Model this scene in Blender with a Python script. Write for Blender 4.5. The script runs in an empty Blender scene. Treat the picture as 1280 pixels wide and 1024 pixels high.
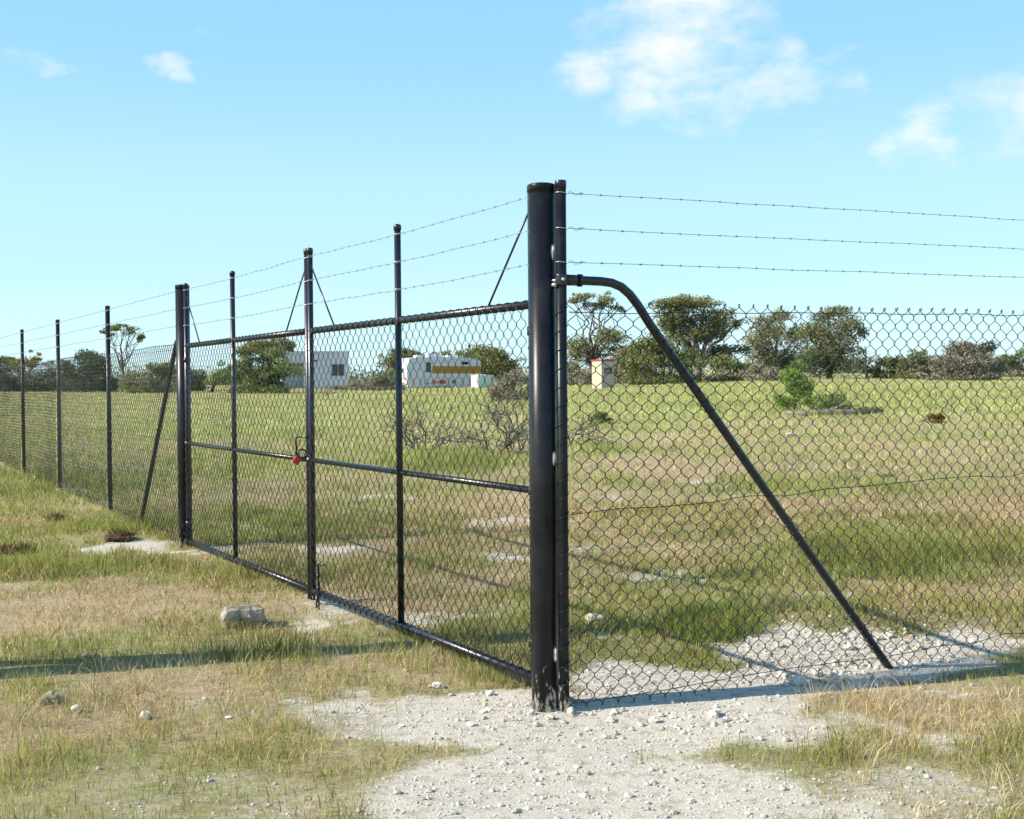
import bpy, math, random
import numpy as np
from mathutils import Vector, Matrix

random.seed(7)
rng = np.random.default_rng(7)
scene = bpy.context.scene
R = math.radians

# ------------------------------------------------------------------ camera
EYE = 1.45
F_PX = 1480.0                      # focal length in pixels of the 1280 px wide photograph
PITCH, ROLL = R(1.14), R(0.44)
cam_data = bpy.data.cameras.new("camera")
cam = bpy.data.objects.new("camera", cam_data)
scene.collection.objects.link(cam)
cam_data.sensor_width = 36.0
cam_data.lens = 36.0 * F_PX / 1280.0
cam_data.clip_start = 0.05
cam_data.clip_end = 8000.0
cam.matrix_world = (Matrix.Translation((0, 0, EYE)) @ Matrix.Rotation(R(90) - PITCH, 4, 'X')
                    @ Matrix.Rotation(-ROLL, 4, 'Z'))
scene.camera = cam
CAM_R = np.array(cam.matrix_world.to_3x3())

# ------------------------------------------------------------------ light
SUN_EL, SUN_AZ_VEC = R(34), (-0.965, -0.264)      # horizontal direction towards the sun
world = bpy.data.worlds.new("World")
scene.world = world
world.use_nodes = True
wn, wl = world.node_tree.nodes, world.node_tree.links
wn.clear()


def W(kind, **kw):
    n = wn.new(kind)
    for k, v in kw.items():
        setattr(n, k, v)
    return n


SUN_ROT = math.atan2(SUN_AZ_VEC[0], SUN_AZ_VEC[1])
sky = W('ShaderNodeTexSky', sky_type='NISHITA', sun_disc=False, sun_elevation=SUN_EL, sun_rotation=SUN_ROT,
        altitude=20.0, air_density=1.0, dust_density=0.3, ozone_density=2.0)
SKY_STRENGTH = 0.11
geo = W('ShaderNodeTexCoord')
# the air pales towards the horizon, all the way round
sepz = W('ShaderNodeSeparateXYZ')
wl.new(geo.outputs['Generated'], sepz.inputs[0])
pale = W('ShaderNodeValToRGB')
pale.color_ramp.interpolation = 'EASE'
pe = pale.color_ramp.elements
pe[0].position, pe[0].color = 0.0, (3.75, 5.45, 6.0, 1)
pe[1].position, pe[1].color = 0.9, (0.75, 1.75, 4.0, 1)
e_ = pale.color_ramp.elements.new(0.12)
e_.color = (3.0, 4.95, 5.7, 1)
e_ = pale.color_ramp.elements.new(0.30)
e_.color = (1.85, 3.95, 5.6, 1)
wl.new(sepz.outputs['Z'], pale.inputs['Fac'])
tint = W('ShaderNodeMix', data_type='RGBA')
tint.inputs['Factor'].default_value = 0.84
wl.new(sky.outputs[0], tint.inputs['A'])
wl.new(pale.outputs[0], tint.inputs['B'])
# clouds: noise on the view direction, with a few cumulus where they stand
cl_noise = W('ShaderNodeTexNoise')
cl_noise.inputs['Scale'].default_value = 15.0
cl_noise.inputs['Detail'].default_value = 9.0
cl_noise.inputs['Roughness'].default_value = 0.62
stretch = W('ShaderNodeMapping')
stretch.inputs['Scale'].default_value = (1, 1, 2.0)
wl.new(geo.outputs['Generated'], stretch.inputs['Vector'])
wl.new(stretch.outputs[0], cl_noise.inputs['Vector'])


warp_n = W('ShaderNodeTexNoise')
warp_n.inputs['Scale'].default_value = 14.0
warp_n.inputs['Detail'].default_value = 8.0
warp_n.inputs['Roughness'].default_value = 0.62
wl.new(stretch.outputs[0], warp_n.inputs['Vector'])
wc = W('ShaderNodeVectorMath', operation='SUBTRACT')
wl.new(warp_n.outputs['Color'], wc.inputs[0])
wc.inputs[1].default_value = (.5, .5, .5)
warp = W('ShaderNodeVectorMath', operation='MULTIPLY_ADD')
wl.new(wc.outputs[0], warp.inputs[0])
warp.inputs[1].default_value = (.07, .07, .03)
wl.new(geo.outputs['Generated'], warp.inputs[2])


def pix_dir(px, py):
    d = CAM_R @ np.array([(px - 640) / F_PX, -(py - 512) / F_PX, -1.0])
    return d / np.linalg.norm(d)


acc = None
for (px, py, rad, st) in ((745, 95, 60, .95), (800, 118, 60, .95), (865, 112, 75, .95), (920, 130, 60, .85), (975, 100, 70, .9), (860, 30, 150, .95), (1030, 80, 55, .7), (1235, 145, 70, .8),
                          (1165, 165, 55, .88), (1120, 192, 42, .82), (1300, 130, 80, .8), (1180, 190, 50, .55),
                          (60, 82, 34, .9), (30, 74, 36, .7), (222, 80, 32, .85), (195, 78, 26, .7), (1010, 106, 50, .9), (1050, 100, 40, .7), (712, 108, 40, .8), (780, 140, 40, .85), (870, 150, 46, .75), (178, 127, 12, .5), (250, 60, 40, .6), (1035, 178, 34, .45), (1225, 255, 34, .42), (950, 175, 40, .4), (800, 165, 40, .4)):
    d = pix_dir(px, py)
    sub = W('ShaderNodeVectorMath', operation='DISTANCE')
    wl.new(warp.outputs[0], sub.inputs[0])
    sub.inputs[1].default_value = tuple(d)
    mr = W('ShaderNodeMapRange', interpolation_type='SMOOTHERSTEP')
    mr.inputs['From Min'].default_value = 1.55 * rad / F_PX
    mr.inputs['From Max'].default_value = 0.0
    mr.inputs['To Min'].default_value = 0.0
    mr.inputs['To Max'].default_value = st
    wl.new(sub.outputs['Value'], mr.inputs['Value'])
    if acc is None:
        acc = mr.outputs[0]
    else:
        mx = W('ShaderNodeMath', operation='MAXIMUM')
        wl.new(acc, mx.inputs[0])
        wl.new(mr.outputs[0], mx.inputs[1])
        acc = mx.outputs[0]
add = W('ShaderNodeMath', operation='MULTIPLY_ADD')
wl.new(cl_noise.outputs[0], add.inputs[0])
add.inputs[1].default_value = 1.7
wl.new(acc, add.inputs[2])
cmask = W('ShaderNodeMapRange', interpolation_type='SMOOTHSTEP')
cmask.inputs['From Min'].default_value = 1.28
cmask.inputs['From Max'].default_value = 2.25
cmask.inputs['To Max'].default_value = 0.97
wl.new(add.outputs[0], cmask.inputs['Value'])
cmix = W('ShaderNodeMix', data_type='RGBA')
CLOUD = 5.6
cmix.inputs['B'].default_value = (CLOUD, CLOUD * 1.0, CLOUD * 1.05, 1)
wl.new(cmask.outputs[0], cmix.inputs['Factor'])
wl.new(tint.outputs['Result'], cmix.inputs['A'])
bg = W('ShaderNodeBackground')
bg.inputs['Strength'].default_value = SKY_STRENGTH
wl.new(cmix.outputs['Result'], bg.inputs['Color'])
wout = W('ShaderNodeOutputWorld')
wl.new(bg.outputs[0], wout.inputs['Surface'])

sun_data = bpy.data.lights.new("sun", 'SUN')
sun_data.energy = 4.8
sun_data.angle = R(0.5)
sun_data.color = (1.0, 0.92, 0.78)
sun = bpy.data.objects.new("sun", sun_data)
scene.collection.objects.link(sun)
to_sun = Vector((SUN_AZ_VEC[0] * math.cos(SUN_EL), SUN_AZ_VEC[1] * math.cos(SUN_EL), math.sin(SUN_EL)))
sun.rotation_euler = to_sun.to_track_quat('Z', 'Y').to_euler()
sun.location = (-20, -5, 15)

scene.view_settings.view_transform = 'Standard'
scene.view_settings.look = 'None'
scene.view_settings.gamma = 1.0
scene.view_settings.use_curve_mapping = False
scene.view_settings.exposure = 0.80
scene.render.engine = 'CYCLES'
scene.cycles.max_bounces = 6
scene.cycles.transparent_max_bounces = 4


# ------------------------------------------------------------------ noise, ground height, projection
def _hash(ix, iy, seed):
    h = (ix.astype(np.int64) * 374761393 + iy.astype(np.int64) * 668265263 + seed * 1442695041) & 0x7fffffff
    h = ((h ^ (h >> 13)) * 1274126177) & 0x7fffffff
    return ((h ^ (h >> 16)) & 0xffff) / 65535.0


def vnoise(x, y, seed=0):
    x, y = np.asarray(x, float), np.asarray(y, float)
    ix, iy = np.floor(x), np.floor(y)
    fx, fy = x - ix, y - iy
    fx, fy = fx * fx * (3 - 2 * fx), fy * fy * (3 - 2 * fy)
    a, b = _hash(ix, iy, seed), _hash(ix + 1, iy, seed)
    c, d = _hash(ix, iy + 1, seed), _hash(ix + 1, iy + 1, seed)
    return (a * (1 - fx) + b * fx) * (1 - fy) + (c * (1 - fx) + d * fx) * fy


def fbm(x, y, seed=0, octv=4):
    s, a, t = 0.0, 0.5, 0.0
    for o in range(octv):
        s = s + a * vnoise(x * 2 ** o, y * 2 ** o, seed + o)
        t += a
        a *= 0.5
    return s / t


def sstep(a, b, x):
    t = np.clip((x - a) / (b - a), 0, 1)
    return t * t * (3 - 2 * t)


E0 = np.array([0.222, 5.25])           # thin end post of the right-hand fence
P0 = np.array([0.139, 5.29])           # thick gate post, near
G = np.array([-0.511, 0.8596])         # along the gate and the left-hand fence
RD = np.array([0.909, 0.4166])         # along the right-hand fence
GATE_L = 5.886
P1 = P0 + G * GATE_L


def gz(x, y, fine=True):
    x, y = np.asarray(x, float), np.asarray(y, float)
    yy = np.clip(y - 6.0, 0, 110.0)
    ratio = x / np.maximum(np.abs(y), 5.0)
    slope = 0.0158 + 0.0070 * sstep(-0.05, 0.27, ratio)
    z = slope * yy
    z = z + (fbm(x * .22, y * .22, 31, 3) - .5) * 0.10 * sstep(8, 22, y)
    # limestone spoil heaped round the foot of the right-hand brace
    z = z + 0.11 * np.exp(-(((x - 2.05) / .75) ** 2 + ((y - 6.85) / .30) ** 2))
    z = z + 0.035 * np.exp(-(((x - 2.9) / .6) ** 2 + ((y - 6.95) / .35) ** 2))
    z = z + 0.05 * np.exp(-(((x + 3.75) / .45) ** 2 + ((y - 10.9) / .4) ** 2))
    if fine:
        near = 1 - sstep(12, 30, np.hypot(x, y))
        z = z + near * ((fbm(x * 2.2, y * 2.2, 5, 4) - .5) * 0.035 + (fbm(x * 9, y * 9, 9, 3) - .5) * 0.012)
        # old wheel rut along the foot of the right-hand fence
    return z


def project(x, y, z):
    p = np.stack([x, y, z - EYE], -1) @ CAM_R
    d = np.where(-p[..., 2] < 0.3, 0.3, -p[..., 2])
    return 640 + F_PX * p[..., 0] / d, 512 - F_PX * p[..., 1] / d


def at(px, py, Y):
    """Point at forward distance Y seen at pixel (px, py)."""
    d = CAM_R @ np.array([(px - 640) / F_PX, -(py - 512) / F_PX, -1.0])
    return np.array([0, 0, EYE]) + d * (Y / d[1])


def ground_at(px, Y):
    p = at(px, 480, Y)
    return np.array([p[0], Y, float(gz(p[0], Y))])


def hit(px, py):
    """Ground point seen at pixel (px, py)."""
    d = CAM_R @ np.array([(px - 640) / F_PX, -(py - 512) / F_PX, -1.0])
    lo, hi = 1.0, 130.0
    for _ in range(50):
        m = .5 * (lo + hi)
        p = np.array([0, 0, EYE]) + d * (m / d[1])
        if p[2] > gz(p[0], p[1]):
            lo = m
        else:
            hi = m
    p = np.array([0, 0, EYE]) + d * (lo / d[1])
    p[2] = float(gz(p[0], p[1]))
    return p


# ------------------------------------------------------------------ mesh building
class MB:
    def __init__(self):
        self.v, self.f, self.m, self.c, self.n = [], [], [], [], 0

    def add(self, v, faces, col=None, mi=0):
        v = np.asarray(v, float).reshape(-1, 3)
        for f in (faces if isinstance(faces, list) else [faces]):
            f = np.asarray(f, int)
            self.f.append(f + self.n)
            self.m.append(np.full(len(f), mi))
        self.v.append(v)
        if col is not None:
            col = np.asarray(col, float)
            if col.ndim == 1:
                col = np.tile(col, (len(v), 1))
            self.c.append(col[:, :3])
        self.n += len(v)
        return self

    def build(self, name, mats, parent=None, smooth=True, origin=None, floats=None):
        v = np.concatenate(self.v)
        o = np.zeros(3) if origin is None else np.asarray(origin, float)
        base = np.zeros(3)
        p = parent
        while p is not None:
            base += np.array(p.location)
            p = p.parent
        v = v - base - o if parent is None else v - base
        me = bpy.data.meshes.new(name)
        me.vertices.add(len(v))
        me.vertices.foreach_set('co', v.astype(np.float32).ravel())
        sizes = np.concatenate([np.full(len(f), f.shape[1]) for f in self.f])
        idx = np.concatenate([f.ravel() for f in self.f])
        me.loops.add(len(idx))
        me.loops.foreach_set('vertex_index', idx.astype(np.int32))
        me.polygons.add(len(sizes))
        me.polygons.foreach_set('loop_start', np.concatenate([[0], np.cumsum(sizes)[:-1]]).astype(np.int32))
        me.polygons.foreach_set('material_index', np.concatenate(self.m).astype(np.int32))
        me.polygons.foreach_set('use_smooth', np.full(len(sizes), smooth))
        me.update(calc_edges=True)
        if self.c:
            c = np.concatenate(self.c)
            a = me.attributes.new('col', 'FLOAT_COLOR', 'POINT')
            a.data.foreach_set('color', np.concatenate([c, np.ones((len(c), 1))], 1).astype(np.float32).ravel())
        for k, arr in (floats or {}).items():
            a = me.attributes.new(k, 'FLOAT', 'POINT')
            a.data.foreach_set('value', np.asarray(arr, np.float32))
        for m in (mats if isinstance(mats, (list, tuple)) else [mats]):
            me.materials.append(m)
        ob = bpy.data.objects.new(name, me)
        scene.collection.objects.link(ob)
        if parent is not None:
            ob.parent = parent
        else:
            ob.location = o
        return ob


def tag(o, label=None, cat=None, group=None, kind=None):
    for k, v in (('label', label), ('category', cat), ('group', group), ('kind', kind)):
        if v:
            o[k] = v
    return o


def thing(name, loc, label, cat, group=None):
    o = bpy.data.objects.new(name, None)
    scene.collection.objects.link(o)
    o.location = tuple(float(t) for t in loc)
    o.empty_display_size = .2
    return tag(o, label, cat, group)


def copy_tree(o, parent=None):
    c = o.copy()
    scene.collection.objects.link(c)
    if parent is not None:
        c.parent = parent
    for ch in list(o.children):
        copy_tree(ch, c)
    return c


def tube(pts, r, sides=8, caps=True, ref=None):
    pts = np.asarray(pts, float)
    n = len(pts)
    r = np.broadcast_to(np.asarray(r, float), (n,))
    t = np.gradient(pts, axis=0)
    t /= np.linalg.norm(t, axis=1, keepdims=True) + 1e-12
    if ref is None:
        m = np.abs(t).mean(0)
        ref = np.eye(3)[int(np.argmin(m))]
    ref = np.asarray(ref, float)
    b = np.cross(t, ref)
    b /= np.linalg.norm(b, axis=1, keepdims=True) + 1e-12
    c = np.cross(b, t)
    a = np.arange(sides) / sides * 2 * np.pi
    v = pts[:, None] + r[:, None, None] * (np.cos(a)[None, :, None] * b[:, None] + np.sin(a)[None, :, None] * c[:, None])
    i = np.arange(n - 1)[:, None] * sides
    j = np.arange(sides)[None]
    k = (j + 1) % sides
    f = np.stack([i + j, i + k, i + sides + k, i + sides + j], -1).reshape(-1, 4)
    fs = [f[:, ::-1]]
    if caps:
        fs.append(np.arange(sides)[None])
        fs.append(((n - 1) * sides + np.arange(sides))[::-1][None])
    return v.reshape(-1, 3), fs


def batch_tubes(paths, r, sides, ref):
    """paths (m, n, 3) all alike; open tubes."""
    m, n, _ = paths.shape
    t = np.gradient(paths, axis=1)
    t /= np.linalg.norm(t, axis=2, keepdims=True) + 1e-12
    b = np.cross(t, ref)
    b /= np.linalg.norm(b, axis=2, keepdims=True) + 1e-12
    c = np.cross(b, t)
    a = np.arange(sides) / sides * 2 * np.pi
    v = paths[:, :, None] + r * (np.cos(a)[:, None] * b[:, :, None] + np.sin(a)[:, None] * c[:, :, None])
    q = np.arange(m)[:, None, None] * (n * sides)
    i = np.arange(n - 1)[None, :, None] * sides
    j = np.arange(sides)[None, None]
    k = (j + 1) % sides
    f = np.stack([q + i + k, q + i + j, q + i + sides + j, q + i + sides + k], -1).reshape(-1, 4)
    return v.reshape(-1, 3), f


def box(lo, hi):
    (x0, y0, z0), (x1, y1, z1) = lo, hi
    v = [(x0, y0, z0), (x1, y0, z0), (x1, y1, z0), (x0, y1, z0), (x0, y0, z1), (x1, y0, z1), (x1, y1, z1), (x0, y1, z1)]
    f = [(0, 3, 2, 1), (4, 5, 6, 7), (0, 1, 5, 4), (1, 2, 6, 5), (2, 3, 7, 6), (3, 0, 4, 7)]
    return v, np.array(f)


def lathe(prof, c, sides=24):
    """prof: list of (radius, z); closed at both ends by n-gons."""
    c = np.asarray(c, float)
    a = np.arange(sides) / sides * 2 * np.pi
    v = np.concatenate([np.stack([c[0] + r * np.cos(a), c[1] + r * np.sin(a), np.full(sides, c[2] + z)], 1) for r, z in prof])
    n = len(prof)
    i = np.arange(n - 1)[:, None] * sides
    j = np.arange(sides)[None]
    k = (j + 1) % sides
    f = np.stack([i + j, i + k, i + sides + k, i + sides + j], -1).reshape(-1, 4)
    return v, [f, np.arange(sides)[::-1][None], ((n - 1) * sides + np.arange(sides))[None]]


def rot2(v, ang, c=(0, 0)):
    v = np.asarray(v, float).copy()
    x, y = v[:, 0].copy(), v[:, 1].copy()
    v[:, 0] = c[0] + x * math.cos(ang) - y * math.sin(ang)
    v[:, 1] = c[1] + x * math.sin(ang) + y * math.cos(ang)
    return v


# ------------------------------------------------------------------ materials
def mat(name, color=(.5, .5, .5), rough=.6, metal=0.0, spec=.5, vary=0.0, vscale=12.0, bump=0.0, bscale=40.0, extra=None, coat=0.0):
    m = bpy.data.materials.new(name)
    m.use_nodes = True
    nt = m.node_tree
    n, l = nt.nodes, nt.links
    b = n['Principled BSDF']
    b.inputs['Base Color'].default_value = (*color, 1)
    b.inputs['Roughness'].default_value = rough
    b.inputs['Metallic'].default_value = metal
    b.inputs['Specular IOR Level'].default_value = spec
    b.inputs['Coat Weight'].default_value = coat
    tc = n.new('ShaderNodeTexCoord')
    if vary:
        nz = n.new('ShaderNodeTexNoise')
        nz.inputs['Scale'].default_value = vscale
        nz.inputs['Detail'].default_value = 6
        l.new(tc.outputs['Object'], nz.inputs['Vector'])
        mr = n.new('ShaderNodeMapRange')
        mr.inputs['From Min'].default_value = .3
        mr.inputs['From Max'].default_value = .7
        mr.inputs['To Min'].default_value = 1 - vary
        mr.inputs['To Max'].default_value = 1 + vary
        l.new(nz.outputs[0], mr.inputs['Value'])
        mx = n.new('ShaderNodeVectorMath')
        mx.operation = 'SCALE'
        mx.inputs[0].default_value = color
        l.new(mr.outputs[0], mx.inputs['Scale'])
        l.new(mx.outputs[0], b.inputs['Base Color'])
    if bump:
        nb = n.new('ShaderNodeTexNoise')
        nb.inputs['Scale'].default_value = bscale
        nb.inputs['Detail'].default_value = 5
        l.new(tc.outputs['Object'], nb.inputs['Vector'])
        bp = n.new('ShaderNodeBump')
        bp.inputs['Strength'].default_value = bump
        bp.inputs['Distance'].default_value = .01
        l.new(nb.outputs[0], bp.inputs['Height'])
        l.new(bp.outputs[0], b.inputs['Normal'])
    return m


def attr_mat(name, rough=.7, transl=0.0, spec=.2, bump=0.0, bscale=30.0):
    """Colour from the mesh's own 'col' attribute; thin leaves also let light through."""
    m = bpy.data.materials.new(name)
    m.use_nodes = True
    n, l = m.node_tree.nodes, m.node_tree.links
    b = n['Principled BSDF']
    b.inputs['Roughness'].default_value = rough
    b.inputs['Specular IOR Level'].default_value = spec
    at_ = n.new('ShaderNodeAttribute')
    at_.attribute_name = 'col'
    l.new(at_.outputs['Color'], b.inputs['Base Color'])
    if transl:
        tr = n.new('ShaderNodeBsdfTranslucent')
        l.new(at_.outputs['Color'], tr.inputs['Color'])
        ms = n.new('ShaderNodeMixShader')
        ms.inputs[0].default_value = transl
        l.new(b.outputs[0], ms.inputs[1])
        l.new(tr.outputs[0], ms.inputs[2])
        l.new(ms.outputs[0], n['Material Output'].inputs['Surface'])
    if bump:
        tc = n.new('ShaderNodeTexCoord')
        nb = n.new('ShaderNodeTexNoise')
        nb.inputs['Scale'].default_value = bscale
        nb.inputs['Detail'].default_value = 6
        l.new(tc.outputs['Object'], nb.inputs['Vector'])
        bp = n.new('ShaderNodeBump')
        bp.inputs['Strength'].default_value = bump
        bp.inputs['Distance'].default_value = .02
        l.new(nb.outputs[0], bp.inputs['Height'])
        l.new(bp.outputs[0], b.inputs['Normal'])
    return m


def post_paint():
    """Black powder coat, with limestone splashes and scuffs on the lowest part (object space)."""
    m = mat('black_powder_coat', (.008, .009, .013), rough=.33, spec=.22, bump=.05, bscale=220)
    n, l = m.node_tree.nodes, m.node_tree.links
    b = n['Principled BSDF']
    tc = n.new('ShaderNodeTexCoord')
    mp = n.new('ShaderNodeMapping')
    mp.inputs['Scale'].default_value = (26, 26, 11)
    l.new(tc.outputs['Object'], mp.inputs['Vector'])
    nz = n.new('ShaderNodeTexNoise')
    nz.inputs['Scale'].default_value = 1.6
    nz.inputs['Detail'].default_value = 8
    nz.inputs['Roughness'].default_value = .68
    l.new(mp.outputs[0], nz.inputs['Vector'])
    sp = n.new('ShaderNodeSeparateXYZ')
    l.new(tc.outputs['Object'], sp.inputs[0])
    h = n.new('ShaderNodeMapRange')
    h.inputs['From Min'].default_value = .0
    h.inputs['From Max'].default_value = .30
    h.inputs['To Min'].default_value = .20
    h.inputs['To Max'].default_value = -.055
    l.new(sp.outputs['Z'], h.inputs['Value'])
    ad = n.new('ShaderNodeMath')
    l.new(nz.outputs[0], ad.inputs[0])
    l.new(h.outputs[0], ad.inputs[1])
    th = n.new('ShaderNodeMapRange')
    dz = n.new('ShaderNodeTexNoise')
    dz.inputs['Scale'].default_value = 3.2
    dz.inputs['Detail'].default_value = 9
    dz.inputs['Roughness'].default_value = .7
    l.new(tc.outputs['Object'], dz.inputs['Vector'])
    df = n.new('ShaderNodeMapRange')
    df.inputs['From Min'].default_value, df.inputs['From Max'].default_value = .45, .75
    df.inputs['To Max'].default_value = .045
    l.new(dz.outputs[0], df.inputs['Value'])
    th.inputs['From Min'].default_value = .63
    th.inputs['From Max'].default_value = .74
    l.new(ad.outputs[0], th.inputs['Value'])
    mx = n.new('ShaderNodeMix')
    mx.data_type = 'RGBA'
    mx.inputs['A'].default_value = (.008, .009, .013, 1)
    mx.inputs['B'].default_value = (.5, .48, .43, 1)
    mxf = n.new('ShaderNodeMath')
    mxf.operation = 'MAXIMUM'
    l.new(th.outputs[0], mxf.inputs[0])
    l.new(df.outputs[0], mxf.inputs[1])
    l.new(mxf.outputs[0], mx.inputs['Factor'])
    l.new(mx.outputs['Result'], b.inputs['Base Color'])
    rr = n.new('ShaderNodeMapRange')
    rr.inputs['To Min'].default_value = .33
    rr.inputs['To Max'].default_value = .9
    l.new(th.outputs[0], rr.inputs['Value'])
    l.new(rr.outputs[0], b.inputs['Roughness'])
    return m


M = dict(
    post=post_paint(),
    rail=mat('black_rail_paint', (.009, .011, .018), .32, spec=.6, bump=.04, bscale=200),
    wire=mat('black_coated_wire', (.010, .011, .013), .38, spec=.5),
    barb=mat('galvanised_barbed_wire', (.22, .24, .29), .45, metal=.5),
    zinc=mat('bright_tie_wire', (.62, .62, .60), .35, metal=.7),
    chip=mat('bare_concrete_splash', (.55, .52, .46), .9, bump=.5, bscale=80),
    red=mat('red_lock_plastic', (.55, .05, .03), .35, spec=.5, vary=.1),
    steel=mat('shackle_steel', (.55, .55, .55), .25, metal=1),
    leaf=attr_mat('leaf', .6, .36, .2),
    grass=attr_mat('grass_blade', .6, .45, .2),
    stone=attr_mat('limestone_chips', .92, 0, .15, bump=.6, bscale=60),
    rock=mat('weathered_limestone', (.27, .235, .19), .93, spec=.15, vary=.6, vscale=14, bump=1.0, bscale=28),
    whiterock=mat('fresh_limestone', (.56, .52, .45), .93, spec=.15, vary=.18, vscale=25, bump=.8, bscale=60),
    soil=mat('dark_soil_clod', (.105, .066, .038), .95, spec=.1, vary=.5, vscale=30, bump=1.0, bscale=70),
    bark=mat('gum_bark', (.17, .14, .11), .9, spec=.15, vary=.45, vscale=5, bump=.8, bscale=14),
    twig=mat('dark_dead_twig', (.115, .105, .096), .9, spec=.15, vary=.35, vscale=8),
    deadwood=mat('grey_dead_wood', (.20, .175, .15), .9, spec=.15, vary=.35, vscale=8),
    darkwood=mat('charred_wood', (.045, .038, .033), .9, spec=.15, vary=.4, vscale=8),
    van=mat('caravan_white', (.64, .65, .67), .4, spec=.5, vary=.04, vscale=3),
    mustard=mat('mustard_stripe', (.40, .20, .012), .5, vary=.1, vscale=4),
    redstripe=mat('red_stripe', (.50, .055, .02), .5, vary=.1, vscale=4),
    orange=mat('orange_lamp', (.75, .19, .06), .4),
    glass=mat('dark_window_glass', (.02, .024, .028), .08, spec=.6),
    alu=mat('aluminium_trim', (.5, .5, .5), .4, metal=.8),
    tyre=mat('tyre_rubber', (.02, .02, .02), .8),
    shed=mat('white_cladding', (.70, .71, .74), .6, vary=.05, vscale=2, bump=.1, bscale=3),
    cream=mat('cream_panel', (.45, .40, .29), .6, vary=.06, vscale=4),
    redtop=mat('red_lid', (.36, .03, .045), .5, vary=.1),
    signface=mat('dark_sign_face', (.045, .05, .06), .5),
    signlight=mat('pale_sign_print', (.45, .45, .45), .5),
    tank=mat('pale_green_plastic', (.48, .66, .55), .5, vary=.06, vscale=3),
    tankwhite=mat('white_plastic', (.78, .78, .76), .5, vary=.04, vscale=3),
    pole=mat('weathered_pole_timber', (.20, .16, .12), .85, vary=.3, vscale=6, bump=.5, bscale=20),
)

# ------------------------------------------------------------------ where grass, straw and bare limestone lie
BARE = [(800, 842, 110, 24, .95), (930, 850, 90, 14, .95), (900, 602, 50, 4, .44), (690, 652, 50, 5, .48), (1100, 640, 50, 4, .42), (830, 722, 60, 6, .50), (1010, 742, 60, 5, .46), (600, 650, 50, 5, .46), (470, 660, 40, 4, .44), (1180, 715, 40, 4, .4), (770, 800, 50, 5, .5), (480, 620, 50, 4, .42),
        (735, 906, 235, 40, 1.1), (580, 902, 120, 30, .9), (900, 890, 130, 30, 1.0), (1060, 814, 140, 32, 1.25), (1200, 808, 90, 20, 1.05), (835, 852, 150, 20, .95), (1250, 806, 60, 14, .8), (930, 812, 40, 14, .7), (1010, 862, 110, 12, .8),
        (735, 778, 34, 7, .55), (172, 685, 62, 8, .85), (50, 697, 45, 7, .5), (400, 765, 55, 20, .42), (500, 778, 70, 12, .34), (330, 885, 130, 14, .34),
        (640, 700, 60, 7, .45), (560, 718, 45, 5, .42), (325, 660, 40, 5, .50), (350, 688, 34, 5, .45), (430, 690, 60, 5, .42), (560, 812, 70, 10, .30),
        (1220, 562, 80, 3, .36), (72, 612, 18, 5, .7), (280, 690, 36, 6, .42), (760, 625, 40, 4, .42), (730, 690, 50, 6, .48), (840, 668, 50, 5, .46), (600, 775, 40, 6, .42),
        (730, 1000, 330, 70, .85), (985, 545, 14, 3, .5), (1000, 912, 90, 20, .8), (1210, 922, 50, 8, .6), (1120, 910, 60, 6, .55), (1190, 866, 40, 5, .5), (450, 895, 100, 24, .5), (250, 1000, 200, 50, .36), (1150, 1000, 150, 60, .45)]
DRY = [(790, 690, 150, 30, .8), (1000, 735, 160, 12, .6), (240, 752, 260, 34, .8), (60, 655, 110, 12, .8), (225, 862, 120, 24, 1.0), (1160, 885, 190, 40, 1.1), (720, 670, 240, 62, 1.0), (960, 640, 160, 26, .8), (1160, 562, 170, 14, .9), (860, 585, 100, 26, .7),
       (560, 700, 130, 60, .9), (60, 770, 100, 30, .8), (780, 740, 110, 24, .7), (500, 840, 120, 12, .7), (1180, 745, 120, 18, .8), (300, 640, 120, 25, .4), (450, 760, 120, 24, .8), (230, 910, 260, 30, .5), (1000, 540, 120, 8, .5)]
GREEN = [(110, 715, 170, 20, .7), (60, 610, 130, 22, .8), (320, 732, 90, 16, .9), (1085, 700, 100, 22, 1.1), (885, 788, 70, 16, 1.2), (560, 578, 100, 16, 1.0), (620, 838, 60, 10, .8),
         (750, 560, 60, 8, .5), (1000, 610, 160, 12, .4), (195, 662, 26, 6, 1.0), (330, 815, 120, 8, .3), (1000, 500, 340, 20, .6), (600, 505, 160, 18, .6), (1240, 690, 90, 26, .6), (300, 560, 150, 60, .25), (30, 880, 50, 16, .4)]


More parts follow.
